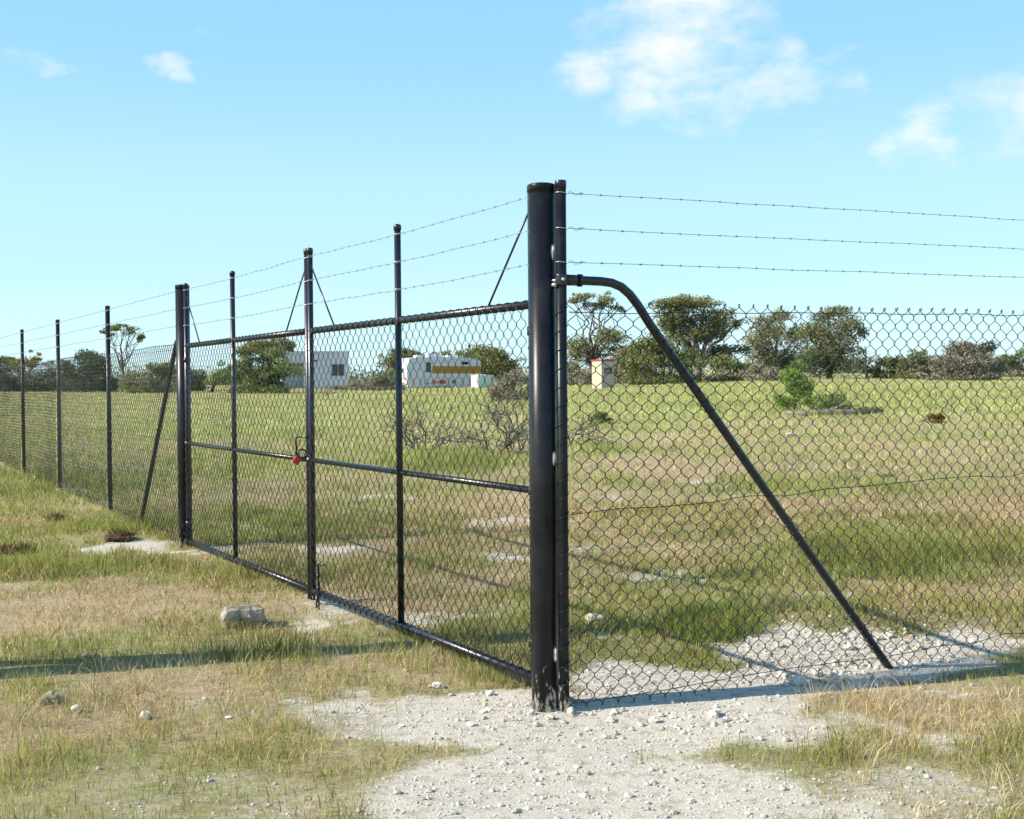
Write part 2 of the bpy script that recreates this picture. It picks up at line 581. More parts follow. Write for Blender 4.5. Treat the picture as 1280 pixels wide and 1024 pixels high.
def gmaps(x, y):
    z = gz(x, y, False)
    u, v = project(x, y, z)
    u = u + (fbm(x * 1.1, y * 1.1, 51, 3) - .5) * 90 + (fbm(x * 4, y * 4, 52, 3) - .5) * 60
    v = v + ((fbm(x * 1.3, y * 1.3, 53, 3) - .5) * .10 + (fbm(x * 4, y * 4, 54, 3) - .5) * .10) * np.clip(v - 478, 0, 400)
    ok = (y > 1.5)

    def ell(lst):
        s = np.zeros_like(u)
        for cx, cy, rx, ry, k in lst:
            d = np.sqrt(((u - cx) / rx) ** 2 + ((v - cy) / ry) ** 2)
            s = np.maximum(s, k * (1 - sstep(.55, 1.25, d)))
        return np.where(ok, s, 0)
    n1, n2, n3 = fbm(x * .35, y * .35, 1), fbm(x * 1.2, y * 1.2, 2), fbm(x * 4.5, y * 4.5, 3)
    far = sstep(16, 38, y)
    bare = np.clip(ell(BARE) * (.72 + .75 * n2) + (n3 - .5) * .3 + .22 * (n2 > .62) * (1 - far) * (n3 > .5), 0, 1)
    dry = .36 + (n1 - .5) * 1.4 * (1 - .45 * far) + (n2 - .5) * .9 * (1 - .3 * far) + (n3 - .5) * .5 + ell(DRY) * .55 - ell(GREEN) * .62 - .14 * far
    dry = np.clip(dry, 0, 1)
    lush = np.clip(ell(GREEN), 0, 1.2)
    return bare, dry, lush


def axis(c, scale, n, lo, hi):
    a0, a1 = np.arcsinh((lo - c) / scale), np.arcsinh((hi - c) / scale)
    return c + scale * np.sinh(np.linspace(a0, a1, n))


gx, gy = axis(0, 1.3, 400, -3000, 3000), axis(7.0, 1.6, 440, -400, 4000)
XX, YY = np.meshgrid(gx, gy)
XF, YF = XX.ravel(), YY.ravel()
b_, d_, l_ = gmaps(XF, YF)
ZF = gz(XF, YF)
nx, ny = len(gx), len(gy)
ii = (np.arange(ny - 1)[:, None] * nx + np.arange(nx - 1)[None]).ravel()
FQ = np.stack([ii, ii + 1, ii + nx + 1, ii + nx], 1)


def ground_mat():
    m = bpy.data.materials.new('field_ground')
    m.use_nodes = True
    n, l = m.node_tree.nodes, m.node_tree.links
    b = n['Principled BSDF']
    b.inputs['Roughness'].default_value = .95
    b.inputs['Specular IOR Level'].default_value = .1
    tc = n.new('ShaderNodeTexCoord')

    def at_(nm):
        a = n.new('ShaderNodeAttribute')
        a.attribute_name = nm
        return a.outputs['Fac']

    def noise(s, d=6, r=.6):
        z = n.new('ShaderNodeTexNoise')
        z.inputs['Scale'].default_value = s
        z.inputs['Detail'].default_value = d
        z.inputs['Roughness'].default_value = r
        l.new(tc.outputs['Object'], z.inputs['Vector'])
        return z.outputs[0]

    def mixc(f, a, c):
        x = n.new('ShaderNodeMix')
        x.data_type = 'RGBA'
        for s, w in (('A', a), ('B', c)):
            if isinstance(w, tuple):
                x.inputs[s].default_value = (*w, 1)
            else:
                l.new(w, x.inputs[s])
        l.new(f, x.inputs['Factor'])
        return x.outputs['Result']

    def rng_(v, a, c, lo=0, hi=1):
        x = n.new('ShaderNodeMapRange')
        x.inputs['From Min'].default_value, x.inputs['From Max'].default_value = a, c
        x.inputs['To Min'].default_value, x.inputs['To Max'].default_value = lo, hi
        l.new(v, x.inputs['Value'])
        return x.outputs[0]

    def mth(op, a, c):
        x = n.new('ShaderNodeMath')
        x.operation = op
        for i, w in enumerate((a, c)):
            if isinstance(w, float):
                x.inputs[i].default_value = w
            else:
                l.new(w, x.inputs[i])
        return x.outputs[0]
    fine, mid = noise(70, 8, .7), noise(9, 6)
    soil = mixc(rng_(fine, .35, .68), (.16, .118, .072), (.38, .30, .205))
    green = mixc(rng_(mid, .3, .7), (.20, .21, .075), (.36, .36, .14))
    straw = mixc(rng_(fine, .3, .7), (.29, .22, .125), (.56, .45, .28))
    thatch = mixc(at_('dry'), green, straw)
    base = mixc(rng_(noise(13, 9, .74), .42, .66), thatch, soil)
    lime = mixc(rng_(noise(130, 6, .7), .34, .62), (.42, .375, .305), (.66, .605, .51))
    lime = mixc(rng_(noise(14, 6), .50, .70), lime, (.36, .30, .22))
    bsel = rng_(mth('ADD', at_('bare'), mth('MULTIPLY', mth('SUBTRACT', noise(24, 8, .75), .5), 1.3)), .30, .68)
    colr = mixc(bsel, base, lime)
    l.new(colr, b.inputs['Base Color'])
    bp = n.new('ShaderNodeBump')
    bp.inputs['Strength'].default_value = .9
    bp.inputs['Distance'].default_value = .012
    l.new(mth('ADD', mth('MULTIPLY', noise(55, 8, .72), .8), mth('MULTIPLY', noise(170, 4, .7), .4)), bp.inputs['Height'])
    l.new(bp.outputs[0], b.inputs['Normal'])
    return m


gmb = MB()
gmb.add(np.stack([XF, YF, ZF], 1), FQ)
ground = gmb.build('ground', ground_mat(), floats={'bare': b_, 'dry': d_})
tag(ground, kind='structure', label='field of mixed green and dry grass with patches of white limestone')


# ------------------------------------------------------------------ grass
def outside(x, y):
    """True on the camera's side of the fences."""
    dg = (x - P0[0]) * G[1] - (y - P0[1]) * G[0]      # > 0 to the right of the gate line
    dr = (x - E0[0]) * RD[1] - (y - E0[1]) * RD[0]    # > 0 on the near side of the right-hand fence
    return (dg < 0) | (dr > 0)


def blades(n, y0, y1, fan, seg3, hscale=1.0, only_dry=None, seed=0, power=0.0):
    r = np.random.default_rng(100 + seed)
    u = r.random(n)
    Y = y0 * (y1 / y0) ** u
    X = (r.random(n) * 2 - 1) * fan * Y + .0
    bare, dry, lush = gmaps(X, Y)
    clump = fbm(X * 3.2, Y * 3.2, 71, 3)
    keep = r.random(n) < np.clip((1 - bare * 1.45) * (.35 + 1.1 * clump), 0.0, 1)
    out = outside(X, Y)
    keep &= r.random(n) < 1 - .45 * sstep(.58, .74, fbm(X * 1.7 + 9, Y * 1.7, 91, 4)) * (1 - np.clip(lush, 0, 1)) * (1 - sstep(14, 24, Y))
    keep &= r.random(n) < np.where(out & (Y < 9), .62 + .38 * np.clip(lush, 0, 1), 1)
    X, Y, bare, dry, lush, clump = (a[keep] for a in (X, Y, bare, dry, lush, clump))
    n = len(X)
    Z = gz(X, Y)
    out = outside(X, Y)
    isdry = r.random(n) < np.clip(dry * 1.15 - .05 + np.where(out, .12, .17 * (1 - sstep(12, 22, Y))), 0.06, .96)
    h = np.where(out, .026 + .085 * r.random(n) ** 1.7, .040 + .085 * r.random(n) ** 1.4)
    h *= (.45 + 1.15 * clump ** 1.5) * (1 + .85 * np.clip(lush, 0, 1)) * np.where(isdry, .8, 1.0) * hscale * (1 - .45 * bare)
    tall = r.random(n) < .016
    h = np.where(tall & (bare < .4), h * 1.6 + .06, h)
    w = np.maximum(.0020, .00062 * Y) * (.6 + .8 * r.random(n))
    w = np.where(tall, w * .7, w)
    # dry blades lie over, green ones stand
    lean = np.where(isdry, .35 + 1.3 * r.random(n), .12 + .6 * r.random(n)) * h
    a = r.random(n) * 2 * np.pi
    dx, dy = np.cos(a), np.sin(a)
    fa = r.random(n) * 2 * np.pi
    sx, sy = np.cos(fa) * w, np.sin(fa) * w
    g1, g2, g3 = np.array([.19, .235, .055]), np.array([.34, .375, .105]), np.array([.46, .465, .20])
    s1, s2, s3 = np.array([.46, .36, .20]), np.array([.68, .58, .38]), np.array([.40, .25, .13])
    t = r.random((n, 1))
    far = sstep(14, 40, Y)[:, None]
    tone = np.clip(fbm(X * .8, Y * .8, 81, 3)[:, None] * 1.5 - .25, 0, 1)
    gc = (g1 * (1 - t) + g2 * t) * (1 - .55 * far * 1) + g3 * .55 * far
    gc = gc * (.78 + .5 * tone)
    gc = gc * (1 - .30 * np.clip(lush, 0, 1)[:, None] * (1 - tone))
    sc = (s1 * (1 - t) + s2 * t) * (1 - .35 * tone) + s3 * .35 * tone
    col = np.where(isdry[:, None], sc, gc) * (.55 + .80 * r.random((n, 1)))
    dead = (r.random(n) < .11)[:, None]
    col = np.where(dead, np.array([.23, .155, .085]) * (.6 + .8 * r.random((n, 1))), col)
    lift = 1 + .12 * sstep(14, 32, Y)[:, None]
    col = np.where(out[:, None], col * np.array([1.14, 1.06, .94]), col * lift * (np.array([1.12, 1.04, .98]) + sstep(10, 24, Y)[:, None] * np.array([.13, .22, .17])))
    p0 = np.stack([X, Y, Z - .008], 1)
    s = np.stack([sx, sy, np.zeros(n)], 1)
    d = np.stack([dx, dy, np.zeros(n)], 1)
    up = np.array([0, 0, 1.0])
    hh, ll = h[:, None], lean[:, None]
    tipz = np.sqrt(np.clip(1 - np.clip(ll / (hh * 1.8), 0, 1) ** 2, .08, 1))
    if seg3:
        mid = p0 + up * hh * .55 * tipz + d * ll * .30
        tip = p0 + up * hh * tipz + d * ll
        V = np.stack([p0 - s * .5, p0 + s * .5, mid + s * .42, mid - s * .42, tip], 1).reshape(-1, 3)
        i = np.arange(n)[:, None] * 5
        F = [np.concatenate([i, i + 1, i + 2, i + 3], 1), np.concatenate([i + 3, i + 2, i + 4], 1)]
        C = np.repeat(col, 5, 0)
    else:
        tip = p0 + up * hh * tipz + d * ll
        V = np.stack([p0 - s * .6, p0 + s * .6, tip], 1).reshape(-1, 3)
        i = np.arange(n)[:, None] * 3
        F = [np.concatenate([i, i + 1, i + 2], 1)]
        C = np.repeat(col, 3, 0)
    return V, F, C


mb = MB()
V, F, C = blades(480000, 2.6, 13.0, .62, True, seed=1)
mb.add(V, F, C)
g1 = mb.build('grass', M['grass'], smooth=False)
tag(g1, kind='stuff', label='tangled green and straw coloured grass round the gate and along the near verge')
mb = MB()
V, F, C = blades(330000, 10.0, 100.0, .58, False, hscale=1.25, seed=2)
mb.add(V, F, C)
g2 = mb.build('field_grass', M['grass'], smooth=False)
tag(g2, kind='stuff', label='pale green pasture grass with dry patches across the fenced field')


def tuft(mbuf, c, n, hmin, hmax, spread, cols, w=.004, lean=.5, r=rng):
    a = r.random(n) * 2 * np.pi
    rad = np.sqrt(r.random(n)) * spread
    X, Y = c[0] + np.cos(a) * rad, c[1] + np.sin(a) * rad
    Z = gz(X, Y) - .01
    h = hmin + (hmax - hmin) * r.random(n)
    b = a + (r.random(n) - .5) * 2.4
    L = lean * h * (.2 + r.random(n))
    d = np.stack([np.cos(b), np.sin(b), np.zeros(n)], 1)
    fa = r.random(n) * 2 * np.pi
    s = np.stack([np.cos(fa), np.sin(fa), np.zeros(n)], 1) * w * (.6 + .8 * r.random((n, 1)))
    p0 = np.stack([X, Y, Z], 1)
    up = np.array([0, 0, 1.0])
    hh, ll = h[:, None], L[:, None]
    mid = p0 + up * hh * .6 + d * ll * .35
    tip = p0 + up * hh * .97 + d * ll
    V = np.stack([p0 - s * .5, p0 + s * .5, mid + s * .4, mid - s * .4, tip], 1).reshape(-1, 3)
    i = np.arange(n)[:, None] * 5
    F = [np.concatenate([i, i + 1, i + 2, i + 3], 1), np.concatenate([i + 3, i + 2, i + 4], 1)]
    k = r.integers(0, len(cols), n)
    C = np.repeat(np.asarray(cols)[k] * (.75 + .5 * r.random((n, 1))), 5, 0)
    mbuf.add(V, F, C)


STRAW = [(.62, .51, .30), (.52, .40, .22), (.72, .63, .42), (.44, .30, .15)]
GREENS = [(.21, .26, .06), (.28, .34, .085), (.36, .39, .12), (.52, .44, .24)]
DGREEN = [(.12, .18, .04), (.17, .24, .05), (.24, .29, .08)]


def tuft_stuff(name, label, spots, cols, n, hmin, hmax, spread, w=.004, lean=.5):
    b = MB()
    for px, py in spots:
        c = hit(px, py)
        k = .6 + .8 * rng.random()
        tuft(b, c, int(n * k), hmin * (.7 + .6 * rng.random()), hmax * (.6 + .6 * rng.random()), spread * (.7 + .7 * rng.random()), cols, w, lean)
    return tag(b.build(name, M['grass'], smooth=False), kind='stuff', label=label)


sp = [(1000 + 300 * rng.random() ** .8, 866 + 75 * rng.random()) for _ in range(60)] + [(1050 + 300 * rng.random(), 900 + 130 * rng.random()) for _ in range(40)] + [(1015 + 90 * rng.random(), 868 + 22 * rng.random()) for _ in range(14)]
tuft_stuff('straw_tufts', 'blond dry grass clumps in front of the right hand brace', sp, STRAW, 20, .03, .12, .09, .0028, 1.1)
sp = [(420 * rng.random() ** .8, 700 + 45 * rng.random()) for _ in range(60)] + [(150 * rng.random(), 590 + 70 * rng.random()) for _ in range(50)]
tuft_stuff('verge_tufts', 'lush green grass clumps on the verge beside the left hand fence', sp, GREENS, 50, .03, .11, .14, .004, .7)
sp = [(560 + 110 * rng.random(), 832 + 18 * rng.random()) for _ in range(18)] + [(400 + 200 * rng.random(), 815 + 25 * rng.random()) for _ in range(16)]
def stalks(n, seed):
    r = np.random.default_rng(seed)
    b = MB()
    for i in range(n):
        if r.random() < .6:
            px, py = 560 * r.random(), 700 + 225 * r.random()
        else:
            px, py = 720 + 560 * r.random(), 560 + 260 * r.random()
        c = hit(px, py)
        h = .07 + .09 * r.random()
        a = r.random() * 6.28
        d = np.array([math.cos(a), math.sin(a), 0]) * h * (.1 + .35 * r.random())
        k = np.array([.52, .44, .27]) * (.6 + .5 * r.random())
        wd = .0006 + .00010 * c[1]
        tp = c + np.array([0, 0, h]) + d
        b.add(*tube([c, c + np.array([0, 0, h * .6]) + d * .35, tp], [wd, wd * .8, wd * .7], 3, False), col=k)
        b.add(*tube([tp - d * .12 - np.array([0, 0, h * .12]), tp, tp + d * .22 + np.array([0, 0, h * .06])], [wd * .6, wd * 2.2, wd * .5], 4, True), col=k * 1.1)
    tag(b.build('seed_stalks', M['grass'], smooth=False), kind='stuff', label='scattered pale dry seed heads standing above the grass')


stalks(520, 12)
tuft_stuff('gate_tufts', 'mixed green and dry grass clumps under the right hand gate leaf', sp, GREENS + STRAW[:2], 30, .04, .15, .10, .003, .6)
sp = [(835 + 110 * rng.random(), 770 + 30 * rng.random()) for _ in range(22)] + [(1000 + 190 * rng.random(), 680 + 45 * rng.random()) for _ in range(40)] + [(1090 + 30 * rng.random(), 612) for _ in range(5)] + [(500 + 150 * rng.random(), 570 + 22 * rng.random()) for _ in range(30)]
tuft_stuff('field_tufts', 'dark green grass clumps inside the right hand fence', sp, DGREEN, 50, .05, .16, .16, .005, .7)
sp = [(440 * rng.random(), 765 + 150 * rng.random()) for _ in range(150)]
tuft_stuff('dry_verge_tufts', 'short dry and green grass clumps across the near left verge', sp, STRAW + GREENS[:3], 22, .03, .11, .08, .003, 1.0)

# ------------------------------------------------------------------ gravel (uncountable) and single rocks
ICO_V = None


def ico():
    t = (1 + 5 ** .5) / 2
    v = np.array([(-1, t, 0), (1, t, 0), (-1, -t, 0), (1, -t, 0), (0, -1, t), (0, 1, t), (0, -1, -t), (0, 1, -t), (t, 0, -1), (t, 0, 1), (-t, 0, -1), (-t, 0, 1)], float)
    v /= np.linalg.norm(v[0])
    f = np.array([(0, 11, 5), (0, 5, 1), (0, 1, 7), (0, 7, 10), (0, 10, 11), (1, 5, 9), (5, 11, 4), (11, 10, 2), (10, 7, 6), (7, 1, 8), (3, 9, 4), (3, 4, 2), (3, 2, 6), (3, 6, 8), (3, 8, 9), (4, 9, 5), (2, 4, 11), (6, 2, 10), (8, 6, 7), (9, 8, 1)])
    return v, f


IV, IF = ico()


def pebbles(n, seed):
    r = np.random.default_rng(seed)
    Y = 3.2 * (11.5 / 3.2) ** r.random(n)
    X = (r.random(n) * 2 - 1) * .55 * Y
    bare, dry, lush = gmaps(X, Y)
    k = r.random(n) < np.clip(bare * 1.3 - .30, 0.006, 1)
    X, Y = X[k], Y[k]
    n = len(X)
    size = .0020 + .0050 * r.random(n) ** 3.5 + .012 * r.random(n) ** 30
    v = IV[None] * (1 + .35 * (r.random((n, 12, 1)) - .5)) * np.stack([.8 + .5 * r.random(n), .8 + .5 * r.random(n), .55 + .35 * r.random(n)], 1)[:, None]
    a = r.random(n) * 6.283
    c, s = np.cos(a)[:, None], np.sin(a)[:, None]
    v = np.stack([v[..., 0] * c - v[..., 1] * s, v[..., 0] * s + v[..., 1] * c, v[..., 2]], -1) * size[:, None, None]
    v = v + np.stack([X, Y, gz(X, Y) + size * .25], 1)[:, None]
    f = (IF[None] + np.arange(n)[:, None, None] * 12).reshape(-1, 3)
    t = r.random((n, 1))
    col = np.array([.38, .35, .29]) * (1 - t) + np.array([.66, .62, .55]) * t
    return v.reshape(-1, 3), f, np.repeat(col, 12, 0)


mb = MB()
V, F, C = pebbles(60000, 3)
mb.add(V, F, C)


def heap_chips(n, seed):
    r = np.random.default_rng(seed)
    px = np.concatenate([np.clip(1065 + 75 * r.normal(size=n), 935, 1215), 600 + 330 * r.random(n // 4)])
    py = np.concatenate([815 + 20 * r.normal(size=n), 893 + 16 * r.normal(size=n // 4)])
    n = len(px)
    d = np.stack([(px - 640) / F_PX, -(py - 512) / F_PX, -np.ones(n)], 1) @ CAM_R.T
    Yc = np.full(n, 5.0)
    for _ in range(12):
        t = (gz(d[:, 0] / d[:, 1] * Yc, Yc) - EYE) / d[:, 2]
        Yc = .5 * Yc + .5 * t * d[:, 1]
    c = np.stack([d[:, 0] / d[:, 1] * Yc, Yc, gz(d[:, 0] / d[:, 1] * Yc, Yc)], 1)
    size = .0035 + .013 * r.random(n) ** 5
    v = IV[None] * (1 + .5 * (r.random((n, 12, 1)) - .5)) * np.stack([.8 + .5 * r.random(n), .8 + .5 * r.random(n), .6 + .4 * r.random(n)], 1)[:, None]
    v = v * size[:, None, None] + (c + np.array([0, 0, .3]) * size[:, None])[:, None]
    f = (IF[None] + np.arange(n)[:, None, None] * 12).reshape(-1, 3)
    t = r.random((n, 1))
    return v.reshape(-1, 3), f, np.repeat(np.array([.36, .32, .26]) * (1 - t) + np.array([.66, .62, .55]) * t, 12, 0)


V, F, C = heap_chips(1300, 8)
mb.add(V, F, C)
tag(mb.build('gravel', M['stone'], smooth=False), kind='stuff', label='crushed white limestone gravel round the gate posts and brace')


def rock_mesh(name, size, seed, m, blocky=.0):
    import bmesh
    r = np.random.default_rng(seed)
    bm = bmesh.new()
    if blocky:
        bmesh.ops.create_cube(bm, size=1.0)
        bmesh.ops.subdivide_edges(bm, edges=bm.edges[:], cuts=5, use_grid_fill=True)
    else:
        bmesh.ops.create_icosphere(bm, subdivisions=3, radius=.5)
    off = r.random(3) * 50
    from mathutils import noise as mn
    for v in bm.verts:
        p = v.co.copy()
        q = Vector((p.x * 2.2 + off[0], p.y * 2.2 + off[1], p.z * 2.2 + off[2]))
        k = mn.fractal(q, 1.0, 2.0, 4)
        amp = .16 if blocky else .30
        n = p.normalized()
        v.co = p + n * k * amp
        if blocky:
            rad = max(abs(p.x), abs(p.y), abs(p.z))
            sph = n * .62
            v.co = v.co.lerp(sph, .07)
            v.co.x += .10 * (v.co.z + .5) * (1 if p.x < 0 else -1.2)
        v.co.x *= size[0]
        v.co.y *= size[1]
        v.co.z *= size[2]
    me = bpy.data.meshes.new(name)
    bm.to_mesh(me)
    bm.free()
    for p in me.polygons:
        p.use_smooth = False
    me.materials.append(m)
    return me


def rock(name, label, px, py, w, hgt, m, seed, blocky=0., dep=.8, rot=None, group=None, cat='rock'):
    c = hit(px, py)
    sc = F_PX / c[1]
    W_, H_ = w / sc, hgt / sc
    o = bpy.data.objects.new(name, rock_mesh(name, (W_, W_ * dep, H_), seed, m, blocky))
    scene.collection.objects.link(o)
    o.location = (c[0], c[1] + W_ * dep * .35, gz(c[0], c[1]) + H_ * .34)
    o.rotation_euler = (0, 0, rng.random() * 6 if rot is None else rot)
    return tag(o, label, cat, group)


rock('limestone_block', 'blocky grey limestone rock lying in the grass left of the gate', 302, 786, 56, 29, M['rock'], 11, 1., .62, rot=.32)
rock('grey_boulder', 'dark grey rounded stone near the lower left corner', 62, 880, 26, 15, M['rock'], 12)
rock('white_stone', 'white stone beside the dark grey stone at lower left', 94, 891, 15, 12, M['whiterock'], 13)
rock('white_stone', 'white stone lying alone at the bottom left of the pale soil patch', 181, 900, 14, 11, M['whiterock'], 14)
rock('flat_stone', 'flat pale stone in the long shadow at left', 112, 823, 16, 7, M['rock'], 15)
rock('white_stone', 'small white stone just left of the thick gate post foot in the grass', 545, 862, 14, 9, M['whiterock'], 16)
RK = [(1000, 858, 24, 17, 'largest white lump in the small pile left of the brace foot'),
      (1022, 846, 17, 14, 'white lump at the back of the small pile left of the brace foot'),
      (1045, 856, 20, 17, 'white lump at the right end of the small pile left of the brace foot'),
      (978, 848, 14, 11, 'small white lump at the left end of the pile near the brace foot'),
      (958, 833, 13, 9, 'white lump under the bottom wire left of the small stone pile'),
      (975, 810, 15, 10, 'white lump on the left shoulder of the limestone heap'),
      (1062, 813, 16, 11, 'white lump in the middle of the limestone heap left of the brace'),
      (1112, 798, 14, 9, 'white lump on top of the limestone heap behind the brace'),
      (1150, 813, 14, 10, 'white lump on the limestone heap just right of the brace'),
      (1190, 828, 16, 9, 'white lump at the right end of the limestone heap'),
      (893, 897, 22, 11, 'largest white lump on the gravel strip in front of the mesh'),
      (818, 904, 15, 9, 'white lump on the gravel midway along the front of the mesh'),
      (764, 903, 13, 8, 'white lump on the gravel a little right of the thin end post'),
      (714, 893, 12, 9, 'white lump touching the foot of the thin end post'),
      (664, 894, 13, 9, 'white lump at the left of the thick gate post foot'),
      (688, 900, 13, 8, 'white lump straight in front of the thick gate post foot'),
      (612, 870, 13, 8, 'white lump on the gravel below the end of the bottom rail'),
      (1005, 886, 13, 8, 'white lump at the left edge of the blond dry grass')]
for i, (px, py, w, h, lab) in enumerate(RK):
    rock('limestone_rock', lab, px, py, w * .85, h * .85, M['whiterock'], 40 + i, 0, .85, group='limestone lumps by the fence')


def clod(label, px, py, w, h, seed):
    c = hit(px, py)
    sc = F_PX / c[1]
    o = rock('soil_clod', label, px, py, w, h * .85, M['soil'], seed, 0, .9, cat='soil clod')
    o.location.z -= h / sc * .12
    b = MB()
    rr = np.random.default_rng(seed)
    n = 160
    th = rr.random(n) * 6.283
    ph = rr.random(n) * 1.3
    W_, H_ = w / sc * .48, h / sc
    base = np.array(o.location)
    for i in range(n):
        d = np.array([math.cos(th[i]) * math.cos(ph[i]), math.sin(th[i]) * math.cos(ph[i]), math.sin(ph[i])])
        p = base + d * np.array([W_, W_ * .9, H_ * .5])
        q = p + (d * .6 + (rr.random(3) - .5) * 1.4) * .05
        b.add(*tube([p, (p + q) / 2 + (rr.random(3) - .5) * .012, q], [.0025, .002, .001], 3, False))
    o.rotation_euler = (0, 0, 0)
    b.build('roots', M['soil'], o)
    return o


clod('dark brown root clod lying behind the pale patch by the far gate post', 147, 677, 34, 17, 70)
clod('dark brown clod at the left edge of the verge', 6, 694, 26, 14, 71)
clod('reddish brown clod right of the clod at the left edge', 29, 693, 22, 13, 72)
clod('small brown clod in the dry grass above the far clods', 66, 652, 22, 10, 73)


# ------------------------------------------------------------------ fence parts
WR = .0020
DW, DH = .0405, .043        # half a diamond


def chain(origin, d, length, zfun_bot, z_top, sides=4, r=WR, round_=True, jitter=.0045, off=0.0, knuckle=True, seed=0):
    """Woven chain-link: flattened helices hooked into their neighbours. Returns (verts, faces)."""
    rr = np.random.default_rng(seed)
    d = np.array([d[0], d[1], 0.0])
    nrm = np.array([d[1], -d[0], 0.0])               # towards the camera's side for both fences
    nw = int(round(length / DW))
    x = (np.arange(nw) + .5) * DW
    base = np.array([origin[0], origin[1], 0.0]) + nrm * off
    bx = base[0] + d[0] * x
    by = base[1] + d[1] * x
    zb = zfun_bot(bx, by)
    nk = int(round((z_top - float(np.min(zb))) / DH)) + 1
    k = np.arange(nk)
    par = ((k[None] + np.arange(nw)[:, None]) % 2) * 2 - 1       # -1 left, +1 right
    wob = (vnoise(x[:, None] * 1.7, k[None] * .12, 200 + seed) - .5) * .024
    wobz = (vnoise(x[:, None] * 1.3, k[None] * .15, 230 + seed) - .5) * .022
    bulge = (vnoise(x[:, None] * .9, k[None] * .06, 260 + seed) - .5) * .045
    X = x[:, None] + par * (DW / 2 + r * .9) + wob + (rr.random((nw, nk)) - .5) * jitter
    Z = z_top - (nk - 1 - k)[None] * DH + wobz + (rr.random((nw, 1)) - .5) * jitter * .6
    if round_:
        dl = .0065
        XX_ = np.repeat(X, 2, 1)
        ZZ_ = np.repeat(Z, 2, 1)
        ZZ_[:, 0::2] -= dl
        ZZ_[:, 1::2] += dl
        YN = np.empty((nw, nk * 2))
        YN[:, 0::2] = -par * r
        YN[:, 1::2] = par * r
        YN += np.repeat(bulge, 2, 1)
    else:
        XX_, ZZ_, YN = X, Z, bulge + par * 0
    P = base + XX_[..., None] * d + YN[..., None] * nrm
    P[..., 2] = ZZ_
    V, F = batch_tubes(P, r, sides, nrm)
    out = [(V, F)]
    if knuckle:
        # the twisted ends that join neighbouring wires along the top selvage
        top = Z[:, -1]
        ends = np.where(par[:, -1] > 0)[0]
        for e in ends:
            c = base + d * X[e, -1]
            c = np.array([c[0], c[1], top[e]])
            a = np.linspace(0, 2 * np.pi * 1.4, 8)
            pts = c + np.outer(np.cos(a) * .005, d) + np.outer(np.sin(a) * .005, nrm) + np.outer(np.linspace(-.004, .010, 8), [0, 0, 1])
            out.append(tube(pts, r * .9, 4, False))
    return out


def strand(p, q, sag=0.0, wob=0.0, n=40, seed=0, r=.0016, sides=5):
    t = np.linspace(0, 1, n)[:, None]
    P = np.asarray(p) * (1 - t) + np.asarray(q) * t
    P[:, 2] -= sag * 4 * (t * (1 - t))[:, 0]
    if wob:
        L = np.linalg.norm(np.asarray(q) - np.asarray(p))
        P[:, 2] += (vnoise(t[:, 0] * L * 4.2, t[:, 0] * 0 + seed, seed) - .5) * wob * 2
    return P


def barbed(name, p, q, parent, sag=.012, seed=0, spacing=.105, twist=True):
    P = strand(p, q, sag, .0022, max(20, int(np.linalg.norm(np.asarray(q) - p) * 14)), seed)
    b = MB()
    b.add(*tube(P, .0013, 5, True))
    ob = b.build(name, M['barb'], parent)
    L = np.linalg.norm(np.diff(P, axis=0), axis=1)
    cum = np.concatenate([[0], np.cumsum(L)])
    rr = np.random.default_rng(seed)
    bb = MB()
    tdir = (P[-1] - P[0]) / np.linalg.norm(P[-1] - P[0])
    side = np.cross(tdir, [0, 0, 1.])
    side /= np.linalg.norm(side)
    for s in np.arange(spacing * .6, cum[-1], spacing):
        s += (rr.random() - .5) * .012
        c = np.array([np.interp(s, cum, P[:, j]) for j in range(3)])
        bb.add(*tube([c - tdir * .006, c + tdir * .006], .0029, 5, True))
        a0 = rr.random() * 3.14
        for j in range(2):
            a = a0 + j * 1.57
            dv = math.cos(a) * side + math.sin(a) * np.array([0, 0, 1.]) + tdir * (.25 if j else -.25)
            o = c + tdir * (.003 if j else -.003)
            bb.add(*tube([o - dv * .009, o, o + dv * .009], [.0005, .0012, .0005], 3, False))
    br = bb.build('barb', M['barb'], ob)
    br['kind'] = 'stuff'
    return ob


def tie(b, c, rad, tilt=.004, r=.0017):
    a = np.linspace(0, 2 * np.pi, 17)
    pts = np.stack([c[0] + rad * np.cos(a), c[1] + rad * np.sin(a), c[2] + tilt * np.sin(a * 1 + .6)], 1)
    b.add(*tube(pts, r, 5, False, ref=(0, 0, 1)))


def post_profile(r, top, bot=0.0, cap=True):
    return [(r, bot), (r, top)]


def v3(p2, z=0.0):
    return np.array([p2[0], p2[1], z])


# ---- the two thick gate posts
def gate_post(p, rad, top, label):
    z0 = float(gz(p[0], p[1]))
    t = thing('gate_post', (p[0], p[1], z0 - .04), label, 'gate post', 'thick steel gate posts')
    b = MB()
    b.add(*lathe([(rad, -.3), (rad, top - z0 - .028)], (p[0], p[1], z0), 40))
    b.build('post', M['post'], t)
    b = MB()
    rc = rad + .0015
    b.add(*lathe([(rc, top - z0 - .036), (rc + .0002, top - z0 - .006), (rc - .002, top - z0 - .001), (rc - .008, top - z0 + .0015), (.01, top - z0 + .004)], (p[0], p[1], z0), 40))
    b.build('cap', M['post'], t)
    return t


